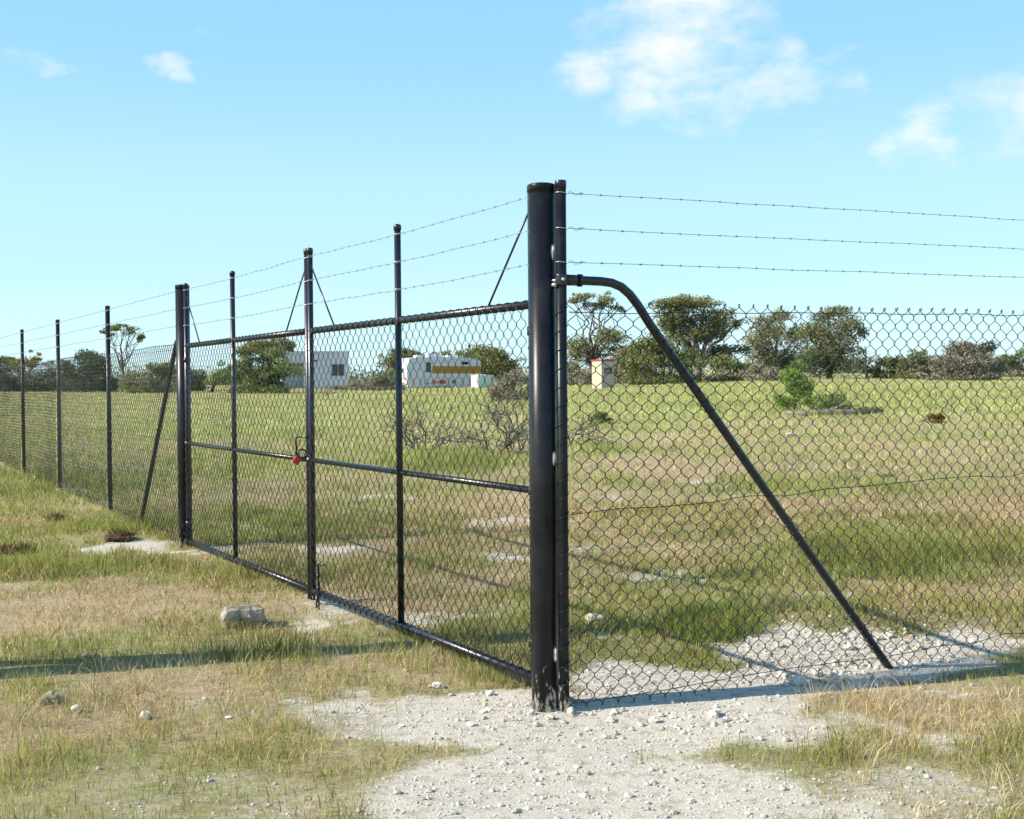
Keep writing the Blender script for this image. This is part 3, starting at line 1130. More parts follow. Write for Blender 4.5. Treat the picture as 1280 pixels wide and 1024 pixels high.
gp = gate_post(P0, .0605, 2.345, 'thick black gate post standing in white gravel, nearest the camera')
for k, (ang, z) in enumerate(((-.5, 1.915), (-.5, 1.895))):
    b = MB()
    a = math.atan2(E0[1] - P0[1], E0[0] - P0[0]) - .35
    c = v3(P0, z) + np.array([math.cos(a), math.sin(a), 0]) * .058
    b.add(*tube([c, c + np.array([math.cos(a), math.sin(a), 0]) * .028], .009 if k else .006, 6))
    b.build('hinge_bolt', M['zinc'], gp)
gp2 = gate_post(P1, .060, 2.352, 'thick black gate post at the far left end of the gate')


# ---- line posts, brace, mesh of the two fences
def slim_post(name, p, r, top, parent, bot=None):
    z0 = float(gz(p[0], p[1])) if bot is None else bot
    b = MB()
    b.add(*lathe([(r, -.25), (r, top - z0 - .030)], (p[0], p[1], z0), 20))
    o = b.build(name, M['post'], parent)
    c = MB()
    c.add(*lathe([(r + .0016, top - z0 - .034), (r + .0018, top - z0 - .004), (r - .001, top - z0), (r * .3, top - z0 + .002)], (p[0], p[1], z0), 20))
    c.build('cap', M['rail'], o)
    return o


NR = np.array([RD[1], -RD[0]])
NG = np.array([G[1], -G[0]])           # to the right of the gate line
NGo = -NG                              # towards the verge (outer side)

# ---------------- right-hand fence
fz0 = float(gz(*E0))
fr = thing('chain_link_fence', (E0[0], E0[1], fz0), 'black chain link fence panel right of the thick gate post, topped by three barbed strands', 'fence', 'black chain link fences')
slim_post('end_post', E0, .0242, 2.356, fr)
RL = 6.1
for s in (3.02, 6.04):
    q = E0 + RD * s
    slim_post('line_post', q, .0242, 2.34 + .02 * s / 3, fr)
# brace: level out of the post, bent over and down to the ground
foot_s = None
for s in np.linspace(1.2, 2.8, 400):
    q = E0 + RD * s
    if project(q[0], q[1], np.array(0.0))[0] >= 1110:
        foot_s = s
        break
prof = [(0.0, 1.918), (.10, 1.918), (.20, 1.917), (.255, 1.912), (.305, 1.895), (.350, 1.862), (.392, 1.815), (.45, 1.735)]
end = (foot_s + (foot_s - .45) * .16 / 1.735, -.16)
for t in np.linspace(.15, 1, 8):
    prof.append((.45 + (end[0] - .45) * t, 1.735 + (end[1] - 1.735) * t))
pts = np.array([[*(E0 + RD * s), z] for s, z in prof])
b = MB()
b.add(*tube(pts, .0205, 16, True, ref=(NR[0], NR[1], 0)))
brace = b.build('brace', M['rail'], fr)
b = MB()
d3 = np.array([RD[0], RD[1], 0])
for s0, s1, rr_ in ((.02, .085, .0245), (.085, .10, .0285)):
    b.add(*tube([v3(E0, 1.918) + d3 * s0, v3(E0, 1.918) + d3 * s1], rr_, 16))
b.add(*lathe([(.0285, 1.893), (.0292, 1.900), (.0292, 1.936), (.0285, 1.943)], (E0[0], E0[1], 0), 20))
b.build('collar', M['rail'], brace)
b = MB()
c = v3(E0, 1.918) + np.array([NR[0], NR[1], 0]) * .024 - d3 * .006
b.add(*tube([c, c + np.array([NR[0], NR[1], 0]) * .014], .0075, 6))
b.build('bolt', M['zinc'], brace)
b = MB()
for ch in chain(E0 + RD * .030, RD, RL - .06, lambda x, y: x * 0 + .025, 1.822, 5, off=.0275, seed=3):
    b.add(*ch)
o = b.build('chain_link_mesh', M['wire'], fr)
o['kind'] = 'stuff'
offR = np.array([NR[0], NR[1], 0]) * .032
for z, zr, wob, sd in ((1.772, 1.815, .006, 1), (.885, .965, .012, 2), (.045, .10, .014, 3)):
    P = strand(v3(E0, z) + offR + d3 * .02, v3(E0 + RD * RL, zr + (zr - z)) + offR, .0, wob, 140, sd)
    b = MB()
    b.add(*tube(P, .0020, 5, True))
    # the twisted-off end next to the post
    a = np.linspace(0, 2 * np.pi * 6, 50)
    pts = v3(E0, z) + offR + np.outer(np.linspace(.025, .085, 50), d3) + .0035 * (np.outer(np.cos(a), [0, 0, 1]) + np.outer(np.sin(a), [NR[0], NR[1], 0]))
    b.add(*tube(pts, .0016, 4, False, ref=(.3, .2, .9)))
    b.build('line_wire', M['wire'], fr)
offb = np.array([NR[0], NR[1], 0]) * .026
for z, sd in ((2.298, 5), (2.142, 6), (1.992, 7)):
    w = barbed('barbed_wire', v3(E0, z) + offb + d3 * .02, v3(E0 + RD * RL, z + .05) + offb, fr, .0, sd)
    b = MB()
    tie(b, v3(E0, z), .0262, -.004)
    a = np.linspace(0, 2 * np.pi * 6, 60)
    pts = v3(E0, z) + offb + np.outer(np.linspace(.02, .105, 60), d3) + np.linspace(.0045, .003, 60)[:, None] * (np.outer(np.cos(a), [0, 0, 1]) + np.outer(np.sin(a), [NR[0], NR[1], 0]))
    pts[:, 2] += .006 * np.sin(np.linspace(0, 9, 60))
    b.add(*tube(pts, .0013, 4, False, ref=(.3, .2, .9)))
    b.build('tie_wire', M['zinc'], w)
# lacing that ties the mesh to the end post
b = MB()
a = np.linspace(0, 2 * np.pi * 21, 21 * 14)
zz = np.linspace(.06, 1.80, len(a))
pts = np.stack([E0[0] + .0265 * np.cos(a), E0[1] + .0265 * np.sin(a), zz], 1)
b.add(*tube(pts, .0016, 4, False, ref=(0, 0, 1)))
b.build('lacing_wire', M['wire'], fr)
# mortar left in the gap between the two posts
for k, (z, h) in enumerate(((2.045, .062), (1.13, .055), (.255, .062))):
    mid = (P0 * .40 + E0 * .60) + np.array([-.004, -.021])
    me = rock_mesh('mortar_splash', (.016, .014, h), 300 + k, M['chip'], 0)
    o = bpy.data.objects.new('mortar_splash', me)
    scene.collection.objects.link(o)
    o.parent = fr
    o.location = (mid[0] - E0[0], mid[1] - E0[1], z - fz0)

# ---------------- left-hand fence
L0 = P1 + G * .11
fl = thing('chain_link_fence', (P1[0], P1[1], float(gz(*P1))), 'long black chain link fence running away left of the far gate post', 'fence', 'black chain link fences')
NL = 6
LLEN = NL * 3.0 + .1
posts = []
for i in range(1, NL + 1):
    q = P1 + G * 3.0 * i
    slim_post('line_post', q, .0245, 2.352 + .006 * i, fl)
    posts.append(q)


def left_bot(x, y):
    return gz(x, y, False) + .02


pts = []
bs = [(.06, 1.89), (.15, 1.885), (.21, 1.86), (.26, 1.80)]
for s, z in bs:
    pts.append([*(P1 + G * s), z])
fs = None
for s in np.linspace(.4, 2.6, 500):
    q = P1 + G * s
    if project(q[0], q[1], np.array(.12))[0] <= 173:
        fs = s
        break
for t in np.linspace(.1, 1, 8):
    s = .26 + (fs - .26) * t
    q = P1 + G * s
    pts.append([q[0], q[1], 1.80 + (float(gz(*(P1 + G * fs))) - .1 - 1.80) * t])
b = MB()
b.add(*tube(np.array(pts), .0205, 14, True, ref=(NG[0], NG[1], 0)))
b.build('brace', M['rail'], fl)
b = MB()
zt = 1.83
seg = 3.0
# mesh in bays that follow the rising ground
for i in range(NL):
    o_ = P1 + G * (seg * i + (.09 if i == 0 else 0))
    ln = seg - (.09 if i == 0 else 0)
    zmid = float(gz(*(o_ + G * ln / 2), False))
    for ch in chain(o_, G, ln, lambda x, y: x * 0 + zmid + .0, 1.832, 4, round_=(i < 2), off=-.03, knuckle=(i < 3), seed=20 + i):
        b.add(*ch)
o = b.build('chain_link_mesh', M['wire'], fl)
o['kind'] = 'stuff'
offL = np.array([NGo[0], NGo[1], 0]) * .034
for z0_, rise, sd in ((1.79, 0, 11), (.99, .04, 12), (.16, .25, 13)):
    P = strand(v3(P1 + G * .06, z0_) + offL, v3(P1 + G * LLEN, z0_ + rise) + offL, 0, .006, 160, sd)
    b = MB()
    b.add(*tube(P, .002, 5, True))
    b.build('line_wire', M['wire'], fl)
for z, sd in ((2.30, 15), (2.145, 16), (1.995, 17)):
    w = barbed('barbed_wire', v3(P1 + G * .06, z) + offL, v3(P1 + G * LLEN, z + .03) + offL, fl, 0.0, sd, spacing=.105)
    for i, q in enumerate(posts):
        b = MB()
        tie(b, v3(q, z + .03 * (i + 1) / NL), .030, .006, .0034)
        b.build('tie_wire', M['zinc'], w)


# ---------------- gate leaves
RT, RB, RM = 1.818, .122, .975
RR = .0195


def helix(b, p, q, rad, pitch, r, ref):
    p, q = np.asarray(p), np.asarray(q)
    L = np.linalg.norm(q - p)
    n = int(L / pitch * 12)
    t = np.linspace(0, 1, n)
    a = t * L / pitch * 2 * np.pi
    d = (q - p) / L
    u = np.cross(d, ref)
    u /= np.linalg.norm(u)
    w = np.cross(u, d)
    pts = p + np.outer(t, q - p) + rad * (np.outer(np.cos(a), u) + np.outer(np.sin(a), w))
    b.add(*tube(pts, r, 4, False, ref=np.array([.31, .17, .93])))


def gate_leaf(s0, s1, mid_s, label, hinge_at_start, lead):
    """Leaf between distances s0 < s1 from the near post along the gate line."""
    base = P0 + G * (s0 if hinge_at_start else s1)
    zb = float(gz(*base))
    t = thing('gate_leaf', (base[0], base[1], zb), label, 'gate', 'leaves of the double gate')

    def at_s(s, z):
        return v3(P0 + G * s, z)
    stiles = [('hinge_stile', s0 if hinge_at_start else s1), ('meeting_stile', s1 if hinge_at_start else s0)]
    for nm, s in stiles:
        top = 2.356
        bot = .06 if nm == 'meeting_stile' else .09
        bb = MB()
        pp = at_s(s, 0)
        bb.add(*lathe([(RR, bot), (RR, top - .03)], pp, 18))
        st = bb.build(nm, M['rail'], t)
        bb = MB()
        bb.add(*lathe([(RR + .002, top - .034), (RR + .0025, top - .006), (RR - .002, top), (.008, top + .004)], pp, 18))
        bb.build('cap', M['rail'], st)
    bb = MB()
    pp = at_s(mid_s, 0)
    bb.add(*lathe([(RR * .95, RB + .01), (RR * .95, 2.32)], pp, 18))
    st = bb.build('middle_stile', M['rail'], t)
    bb = MB()
    bb.add(*lathe([(RR + .002, 2.318), (RR + .0025, 2.342), (RR - .002, 2.348), (.008, 2.352)], pp, 18))
    bb.build('cap', M['rail'], st)
    a0, a1 = s0 + RR * .8, s1 - RR * .8
    for nm, z, r_ in (('top_rail', RT, RR), ('middle_rail', RM, RR * .82), ('bottom_rail', RB, RR)):
        bb = MB()
        bb.add(*tube([at_s(a0, z), at_s((a0 + a1) / 2, z), at_s(a1, z)], r_, 18))
        bb.build(nm, M['rail'], t)
    for z, nm in ((RT, 'lacing_wire'), (RB, 'lacing_wire')):
        bb = MB()
        helix(bb, at_s(a0 + .02, z), at_s(a1 - .02, z), RR + .0018, .081, .0019, np.array([0, 0, 1.]))
        bb.build(nm, M['wire'], t)
    bb = MB()
    helix(bb, at_s(s0, RB + .05), at_s(s0, RT - .03), RR + .0018, .086, .0017, np.array([NG[0], NG[1], 0.2]))
    bb.build('lacing_wire', M['wire'], t)
    bb = MB()
    helix(bb, at_s(s1, RB + .05), at_s(s1, RT - .03), RR + .0018, .086, .0017, np.array([NG[0], NG[1], 0.2]))
    bb.build('lacing_wire', M['wire'], t)
    # stay rods from the stile tops down to the top rail
    for s, dirn in ((s0, 1), (s1, -1)):
        bb = MB()
        bb.add(*tube([at_s(s + dirn * .015, 2.25), at_s(s + dirn * .40, RT + RR)], .0052, 8))
        bb.build('stay_rod', M['rail'], t)
    bb = MB()
    for ch in chain(P0 + G * (s0 + .01), G, (s1 - s0) - .02, lambda x, y: x * 0 + RB - .01, RT + .006, 4, off=-.021, knuckle=False, jitter=.003, seed=int(40 + s0 * 3)):
        bb.add(*ch)
    o = bb.build('chain_link_mesh', M['wire'], t)
    o['kind'] = 'stuff'
    offg = np.array([NGo[0], NGo[1], 0]) * .024
    for z, sd in ((2.30, 1), (2.147, 2), (1.995, 3)):
        w = barbed('barbed_wire', at_s(s0, z) + offg, at_s(s1, z) + offg, t, .012, 60 + sd + int(s0 * 5), spacing=.11)
        for s in (s0, mid_s, s1):
            bb = MB()
            tie(bb, at_s(s, z), RR + .003, .005, .0024)
            bb.build('tie_wire', M['zinc'], w)
    # hinges
    for z in (RT - .12, RM, RB + .16):
        bb = MB()
        s = s0 if hinge_at_start else s1
        dd = -1 if hinge_at_start else 1
        bb.add(*lathe([(RR + .006, z - .02), (RR + .006, z + .02)], at_s(s, 0), 16))
        bb.add(*tube([at_s(s + dd * .02, z), at_s(s + dd * .075, z)], .008, 8))
        bb.build('hinge', M['rail'], t)
    return t, at_s


S_MID = 2.862
leaf_r, aS = gate_leaf(.084, S_MID - .028, 1.50, 'right hand leaf of the double gate, hung on the nearest thick post', True, 0)
leaf_l, aS2 = gate_leaf(S_MID + .024, GATE_L - .105, 4.47, 'left hand leaf of the double gate, hung on the far thick post', False, 0)

# slide bolt handle on the left leaf, drop bolts on the right leaf
og = np.array([NGo[0], NGo[1], 0]) * .03
bb = MB()
bb.add(*tube([aS2(S_MID - .02, 1.128) + og, aS2(S_MID + .165, 1.124) + og, aS2(S_MID + .178, 1.115) + og, aS2(S_MID + .18, 1.10) + og, aS2(S_MID + .18, .985) + og], .0062, 8, True, ref=(NG[0], NG[1], 0)))
bb.build('latch_handle', M['rail'], leaf_l)
bb = MB()
a = np.linspace(0, 2 * np.pi, 25)
c = aS2(S_MID + .055, 1.015) + og * 1.2
pts = c + .029 * (np.outer(np.cos(a), [.93, .36, 0]) + np.outer(np.sin(a), [0, 0, 1]))
bb.add(*tube(pts, .0060, 8, False, ref=(.36, -.93, 0)))
bb.build('hasp_ring', M['rail'], leaf_l)
bb = MB()
s_ = S_MID - .195
bb.add(*tube([aS(s_ - .10, .325) + og, aS(s_ - .012, .322) + og, aS(s_, .312) + og, aS(s_, -.02) + og], .0075, 8, True, ref=(NG[0], NG[1], 0)))
bb.build('drop_bolt', M['rail'], leaf_r)
for z in (.245, .165):
    bb = MB()
    bb.add(*lathe([(.0115, z - .012), (.0115, z + .012)], aS(s_, 0) + og, 10))
    bb.build('bolt_guide', M['rail'], leaf_r)
bb = MB()
s_ = S_MID - .125
bb.add(*tube([aS(s_, RB - .01) + og * .5, aS(s_, .0) + og * .5], .008, 8))
bb.build('stop_pin', M['rail'], leaf_r)
# bright bolt on the meeting stile
bb = MB()
c = aS(S_MID - .028, .985) + np.array([NGo[0], NGo[1], 0]) * .020
bb.add(*tube([c, c + np.array([NGo[0], NGo[1], 0]) * .012], .009, 6))
bb.build('bolt', M['zinc'], leaf_r)

# padlock hanging from the hasp, swung aside
pc = aS2(S_MID + .075, .972) + og * 1.6 + np.array([-.012, -.02, 0])
pl = thing('padlock', pc, 'red padlock hanging from the latch ring where the two gate leaves meet', 'padlock')
gx3, zz3, nn3 = np.array([.93, .36, 0]), np.array([0, 0, 1.]), np.array([.36, -.93, 0])
ct, st_ = math.cos(-.6), math.sin(-.6)
U, Vv = gx3 * ct + zz3 * st_, -gx3 * st_ + zz3 * ct
V, F = box((-.0225, -.011, -.024), (.0225, .011, .024))
V = np.array(V)
# chamfered body: two stacked inset slabs either side
bb = MB()
for lo, hi in (((-.0225, -.009, -.024), (.0225, .009, .024)), ((-.019, -.0125, -.0205), (.019, .0125, .0205))):
    v, f = box(lo, hi)
    v = np.array(v)
    bb.add(pc + np.outer(v[:, 0], U) + np.outer(v[:, 1], nn3) + np.outer(v[:, 2], Vv), f)
bb.build('lock_body', M['red'], pl, smooth=False)
a = np.linspace(0, np.pi, 12)
pts = [pc + U * -.014 + Vv * .02] + [pc + U * (-.014 * math.cos(t)) + Vv * (.040 + .016 * math.sin(t)) for t in a] + [pc + U * .014 + Vv * .02]
bb = MB()
bb.add(*tube(np.array(pts), .0034, 8, True, ref=nn3))
bb.build('shackle', M['steel'], pl)

# tall timber pole just outside the picture on the left: its shadow crosses the verge
pp = np.array([-4.75, 5.42])
pz = float(gz(*pp))
t = thing('timber_pole', (pp[0], pp[1], pz), 'tall weathered timber pole with a leaning strut, on the verge left of the view', 'pole')
bb = MB()
bb.add(*lathe([(.13, -.3), (.12, 2.0), (.10, 4.6)], (pp[0], pp[1], pz), 18))
bb.build('shaft', M['pole'], t)
bb = MB()
bb.add(*tube([(pp[0] - .10, pp[1] + .55, pz - .1), (pp[0] - .05, pp[1] + .30, pz + 1.1), (pp[0], pp[1] + .08, pz + 2.3)], .06, 12))
bb.build('strut', M['pole'], t)
bb = MB()
bb.add(*lathe([(.108, 4.59), (.112, 4.62), (.05, 4.66)], (pp[0], pp[1], pz), 18))
bb.build('cap', M['alu'], t)


# ------------------------------------------------------------------ trees and bushes
def leaves(mbuf, c, rad, n, col, size, rr, droop=.3, shell=.55, flat=0.0, aspect=.38):
    d = rr.normal(size=(n, 3))
    d /= np.linalg.norm(d, axis=1, keepdims=True)
    r = shell + (1 - shell) * rr.random(n)
    r = np.where(rr.random(n) < .35, rr.random(n) ** .5, r)
    # lumpy outline: a few preferred directions stick out
    lob = rr.normal(size=(9, 3))
    lob /= np.linalg.norm(lob, axis=1, keepdims=True)
    s = np.max(d @ lob.T, axis=1)
    r = r * (.70 + .36 * sstep(.55, .98, s)) * (1 + .10 * rr.normal(size=n))
    p = c + d * r[:, None] * rad
    # crowns have hardly any leaf at their undersides
    keep = rr.random(n) < np.clip(1.0 + d[:, 2] * flat, .1, 1)
    p, d = p[keep], d[keep]
    n = len(p)
    t1 = rr.normal(size=(n, 3)) + d * .3
    t1[:, 2] -= droop
    t1 /= np.linalg.norm(t1, axis=1, keepdims=True)
    t2 = np.cross(t1, rr.normal(size=(n, 3)))
    t2 /= np.linalg.norm(t2, axis=1, keepdims=True) + 1e-9
    L = size * .82 * (.5 + .9 * rr.random((n, 1)))
    w = L * aspect
    a = p - t1 * L * .5
    e = p + t1 * L * .5
    V = np.stack([a, p + t2 * w * .5, e, p - t2 * w * .5], 1).reshape(-1, 3)
    F = np.arange(n * 4).reshape(-1, 4)
    cc = np.asarray(col)
    k = rr.integers(0, len(cc), n)
    tone = .80 + .68 * rr.random((n, 1))
    mbuf.add(V, F, np.repeat(cc[k] * tone, 4, 0))


def limb(mbuf, p, q, r0, r1, rr, n=6, wob=.06, sides=7):
    p, q = np.asarray(p, float), np.asarray(q, float)
    L = np.linalg.norm(q - p)
    t = np.linspace(0, 1, n)[:, None]
    pts = p * (1 - t) + q * t
    off = rr.normal(size=(n, 3)) * wob * L
    off[0] = off[-1] = 0
    pts = pts + off
    pts[:, 2] += np.sin(t[:, 0] * np.pi) * L * .05
    mbuf.add(*tube(pts, np.linspace(r0, r1, n), sides, False))
    return pts


OLIVE = [tuple(q * 2.1 for q in k) for k in [(.085, .095, .030), (.115, .120, .040), (.065, .078, .026), (.15, .14, .055)]]
DARKG = [tuple(q * 2.04 for q in k) for k in [(.040, .055, .024), (.055, .072, .030), (.032, .046, .022), (.07, .08, .035)]]
GREY = [tuple(q * 2.04 for q in k) for k in [(.120, .112, .078), (.155, .14, .10), (.09, .088, .06), (.13, .135, .085)]]
BROWN = [tuple(q * 1.7999999999999998 for q in k) for k in [(.165, .135, .10), (.13, .108, .08), (.19, .16, .12), (.11, .105, .07)]]
GOLD = [tuple(q * 1.6 for q in k) for k in [(.13, .105, .022), (.17, .135, .03), (.09, .085, .025)]]
YGREEN = [tuple(q * 1.6 for q in k) for k in [(.11, .15, .03), (.15, .19, .045), (.08, .115, .03), (.18, .20, .07)]]
BGREEN = [tuple(q * 1.7 for q in k) for k in [(.05, .078, .045), (.07, .095, .055), (.045, .06, .035)]]
FRESH = [tuple(q * 1.5 for q in k) for k in [(.115, .185, .03), (.15, .23, .045), (.09, .14, .03)]]


def tree(name, cat, label, Y, base_px, trunk_r, lobes, col, dens=1.0, size=.26, group=None, bark='bark', flat=.35, fork=.45, thick=.8, seed=0, twigs=4, shell=.55, lean=0):
    """A trunk that forks into limbs ending in crown lobes. lobes: (px, py, rx, ry[, colours]) at distance Y."""
    rr = np.random.default_rng(500 + seed)
    base = ground_at(base_px, Y)
    t = thing(name, base, label, cat, group)
    sc = F_PX / Y
    wl_ = []
    for i, lb in enumerate(lobes):
        px, py, rx, ry = lb[:4]
        c = at(px, py, Y + (rr.random() - .5) * rx / sc * 1.0)
        rx, ry = (rx * 1.2, ry * 1.16) if trunk_r else (rx * 1.1, ry * 1.1)
        wl_.append((c, np.array([rx / sc, rx / sc * thick, ry / sc]), lb[4] if len(lb) > 4 else col))
    tops = np.mean([w[0] for w in wl_], 0)
    forkp = base + (tops - base) * fork
    forkp[0] = base[0] + (tops[0] - base[0]) * fork * .5
    bb = MB()
    if trunk_r:
        limb(bb, base - np.array([0, 0, .2]), forkp, trunk_r * 1.15, trunk_r * .8, rr, 7, .03, 10)
        for c, rad, _ in wl_:
            e = c + np.array([0, 0, -rad[2] * .1])
            lp = limb(bb, forkp + rr.normal(size=3) * trunk_r * .3, e, trunk_r * .55, trunk_r * .16, rr, 7, .05, 7)
            for _k in range(twigs):
                d = rr.normal(size=3)
                d /= np.linalg.norm(d)
                d[2] = abs(d[2]) * .7
                limb(bb, lp[rr.integers(3, 7)], c + d * rad * .85, trunk_r * .18, trunk_r * .05, rr, 5, .07, 5)
    else:
        for c, rad, _ in wl_:
            for _k in range(3):
                limb(bb, base + rr.normal(size=3) * np.array([.3, .3, 0.0]) - np.array([0, 0, .1]), c + rr.normal(size=3) * rad * .4, .035, .012, rr, 5, .06, 5)
    bb.build('trunk' if trunk_r else 'stems', M[bark], t)
    lm = MB()
    for c, rad, cl in wl_:
        area = rad[0] * rad[2] + rad[0] * rad[1] * .5
        n = int(np.clip(area / (size ** 2) * (48 if trunk_r else 60) * dens, 60, 9000))
        # several sub-clumps make each lobe uneven
        k = max(3, int(3 + area * 1.2))
        k = min(k, 11)
        for j in range(k):
            d = rr.normal(size=3)
            d /= np.linalg.norm(d)
            cc = c + d * rad * (.15 + .50 * rr.random())
            tint_ = .78 + .44 * rr.random()
            q_ = .50 + .28 * rr.random()
            if rr.random() < .3:
                cc, q_ = c + d * rad * (.8 + .3 * rr.random()), .22 + .14 * rr.random()
            leaves(lm, cc, rad * q_, int(n * (q_ / .6) ** 2) // k, np.asarray(cl) * tint_, size, rr, .3, shell, flat)
    if not trunk_r:
        for c, rad, cl in wl_:
            g_ = np.array([c[0], c[1] - rad[1] * .2, float(gz(c[0], c[1])) + rad[2] * .28])
            leaves(lm, g_, np.array([rad[0], rad[1], rad[2] * .55]) * .9, int(rad[0] * rad[2] / size ** 2 * 30), np.asarray(cl) * .95, size, rr, .1, .3, 0)
    lm.build('crown' if trunk_r else 'foliage', M['leaf'], t, smooth=False)
    return t


gT = 'gum trees along the far edge of the field'
gB = 'bushes along the far edge of the field'
tree('gum_tree', 'tree', 'small dark flat crowned tree at the far left edge of the picture', 98, 3, .16, [(2, 452, 17, 9), (-14, 458, 18, 10), (6, 460, 14, 6), (-40, 455, 18, 12)], DARKG, 1.0, .28, gT, seed=1)
tree('gum_tree', 'tree', 'golden olive tree with a rounded top behind the second post from the left', 96, 36, .15, [(28, 454, 13, 9), (44, 448, 12, 8), (38, 457, 17, 7), (22, 462, 8, 6)], GOLD + OLIVE[:1], 1.1, .26, gT, seed=2)
tree('bush', 'bush', 'low blue green bush between the two leftmost line posts', 88, 50, 0, [(48, 474, 24, 15), (64, 464, 14, 13), (28, 478, 16, 11), (8, 478, 20, 11), (-25, 476, 26, 14)], BGREEN + BROWN[:1], 1.0, .24, gB, seed=3)
tree('bush', 'bush', 'big dark green bush left of the tall umbrella tree', 86, 108, 0, [(106, 466, 30, 22), (90, 462, 20, 17), (126, 466, 17, 18), (110, 448, 17, 10), (124, 448, 10, 8, BROWN), (100, 478, 36, 10), (138, 474, 14, 12)], DARKG + BGREEN[:2], 1.2, .25, gB, seed=4)
tree('umbrella_tree', 'tree', 'tall thin umbrella crowned tree with bare branches at left', 82, 153, .10, [(144, 411, 13, 4), (164, 412, 13, 5), (130, 416, 8, 3), (175, 424, 6, 6), (155, 408, 12, 4), (168, 418, 8, 5), (140, 418, 7, 3)], OLIVE + DARKG[:2], .8, .22, gT, seed=5, fork=.38, thick=.9, twigs=6, flat=.5)
tree('bush', 'bush', 'grey green bush seen through the mesh left of the left hand brace', 80, 190, 0, [(186, 472, 30, 15), (170, 477, 18, 11), (206, 466, 17, 14), (194, 462, 16, 9)], GREY + YGREEN[:2], 1.0, .24, gB, seed=6)
tree('bush', 'bush', 'yellow green bush just right of the far gate post', 84, 244, 0, [(240, 470, 16, 16), (228, 474, 16, 13), (250, 476, 14, 11)], OLIVE + GREY[:2], 1.0, .24, gB, seed=7)
tree('leaning_bush', 'bush', 'pale green bush with a dark leaning trunk left of the big round bush', 80, 262, .12, [(284, 468, 16, 15), (272, 474, 16, 11), (292, 462, 9, 11), (266, 478, 9, 8)], YGREEN + OLIVE[:2], .9, .23, gB, bark='darkwood', seed=8, fork=.8)
tree('bush', 'bush', 'big round green bush in front of the white building', 76, 328, 0, [(322, 470, 28, 19), (342, 470, 21, 17), (302, 473, 20, 14), (312, 440, 22, 10, OLIVE), (342, 445, 22, 12, OLIVE), (340, 458, 30, 14), (300, 455, 14, 12), (352, 480, 12, 8)], YGREEN + DARKG[:3] + OLIVE[:1], 1.15, .23, gB, seed=9)
tree('umbrella_tree', 'tree', 'dark flat topped tree rising behind the big round bush', 90, 340, .16, [(338, 430, 26, 8), (356, 431, 14, 9), (363, 437, 6, 5), (318, 432, 16, 8)], OLIVE + DARKG[:2], 1.1, .25, gT, seed=10)
tree('scrub', 'bush', 'grey brown scrub right of the white building', 84, 455, 0, [(446, 482, 24, 9), (470, 478, 18, 11), (492, 482, 14, 9), (424, 486, 14, 6), (480, 487, 26, 6)], GREY + BROWN[:2] + OLIVE[:1], .9, .22, gB, seed=11)
tree('gum_tree', 'tree', 'rounded dark tree behind the left end of the caravan', 108, 503, .20, [(506, 443, 22, 13), (491, 451, 14, 12), (520, 449, 14, 11), (500, 461, 20, 11), (530, 457, 10, 10)], OLIVE + DARKG, 1.2, .28, gT, seed=12)
tree('gum_tree', 'tree', 'small treetop peeking over the caravan roof', 122, 551, .16, [(553, 440, 9, 6), (546, 444, 7, 5), (551, 455, 12, 12)], OLIVE, 1.1, .28, gT, seed=13)
tree('gum_tree', 'tree', 'wide dome shaped olive tree behind the right end of the caravan', 104, 612, .24, [(602, 445, 28, 13), (624, 450, 22, 14), (586, 452, 18, 11), (612, 460, 32, 12), (638, 460, 13, 12), (600, 466, 26, 9)], OLIVE + GOLD[:1] + DARKG[:1], 1.3, .28, gT, seed=14)
tree('scrub', 'bush', 'dry grey bush left of the thick gate post beyond the green tank', 52, 640, 0, [(636, 482, 18, 16), (650, 470, 14, 18), (656, 492, 14, 20), (622, 490, 14, 12), (668, 480, 14, 22), (690, 478, 16, 18)], BROWN + GREY, .55, .16, gB, bark='deadwood', seed=15)
tree('gum_tree', 'tree', 'tall two tiered gum tree behind the cream box', 92, 736, .20, [(733, 369, 14, 6), (757, 373, 14, 8), (720, 377, 12, 6), (772, 385, 10, 6), (745, 382, 18, 5), (724, 430, 20, 16), (762, 424, 24, 14), (744, 441, 32, 12), (714, 448, 14, 14), (778, 437, 12, 9)], GREY + OLIVE, .95, .25, gT, seed=16, fork=.35)
tree('undergrowth', 'bush', 'low grey undergrowth at the foot of the two tiered gum tree', 90, 760, 0, [(710, 460, 16, 14), (768, 458, 24, 14), (797, 462, 24, 12), (740, 468, 22, 8), (778, 448, 14, 12)], BROWN + GREY + OLIVE[:1], .7, .22, gB, seed=17)
tree('gum_tree', 'tree', 'largest gum tree, broad crowned with a thick pale trunk, right of the brace bend', 88, 872, .30, [(850, 379, 34, 10), (882, 381, 24, 11), (834, 393, 22, 14), (866, 399, 38, 16), (900, 399, 18, 15), (921, 404, 8, 9), (852, 420, 30, 14), (888, 418, 22, 12), (842, 408, 26, 12), (905, 441, 22, 10, DARKG), (928, 436, 8, 9, DARKG)], OLIVE + GREY[:2] + DARKG[:2], 1.15, .25, gT, seed=18, fork=.30, twigs=5)
tree('bush', 'bush', 'spreading dark bush under the left side of the largest gum tree', 82, 826, 0, [(814, 438, 30, 22), (832, 452, 40, 16), (798, 454, 18, 15), (860, 450, 26, 16)], OLIVE + DARKG[:3], 1.1, .24, gB, seed=19)
tree('gum_tree', 'tree', 'hazy grey green tree right of the largest gum tree', 94, 968, .18, [(958, 408, 24, 15), (977, 395, 18, 10), (945, 428, 20, 15), (972, 424, 26, 18), (994, 440, 26, 18), (950, 447, 22, 14), (985, 454, 34, 15), (1000, 415, 18, 14)], GREY + OLIVE, .85, .25, gT, seed=20, fork=.4)
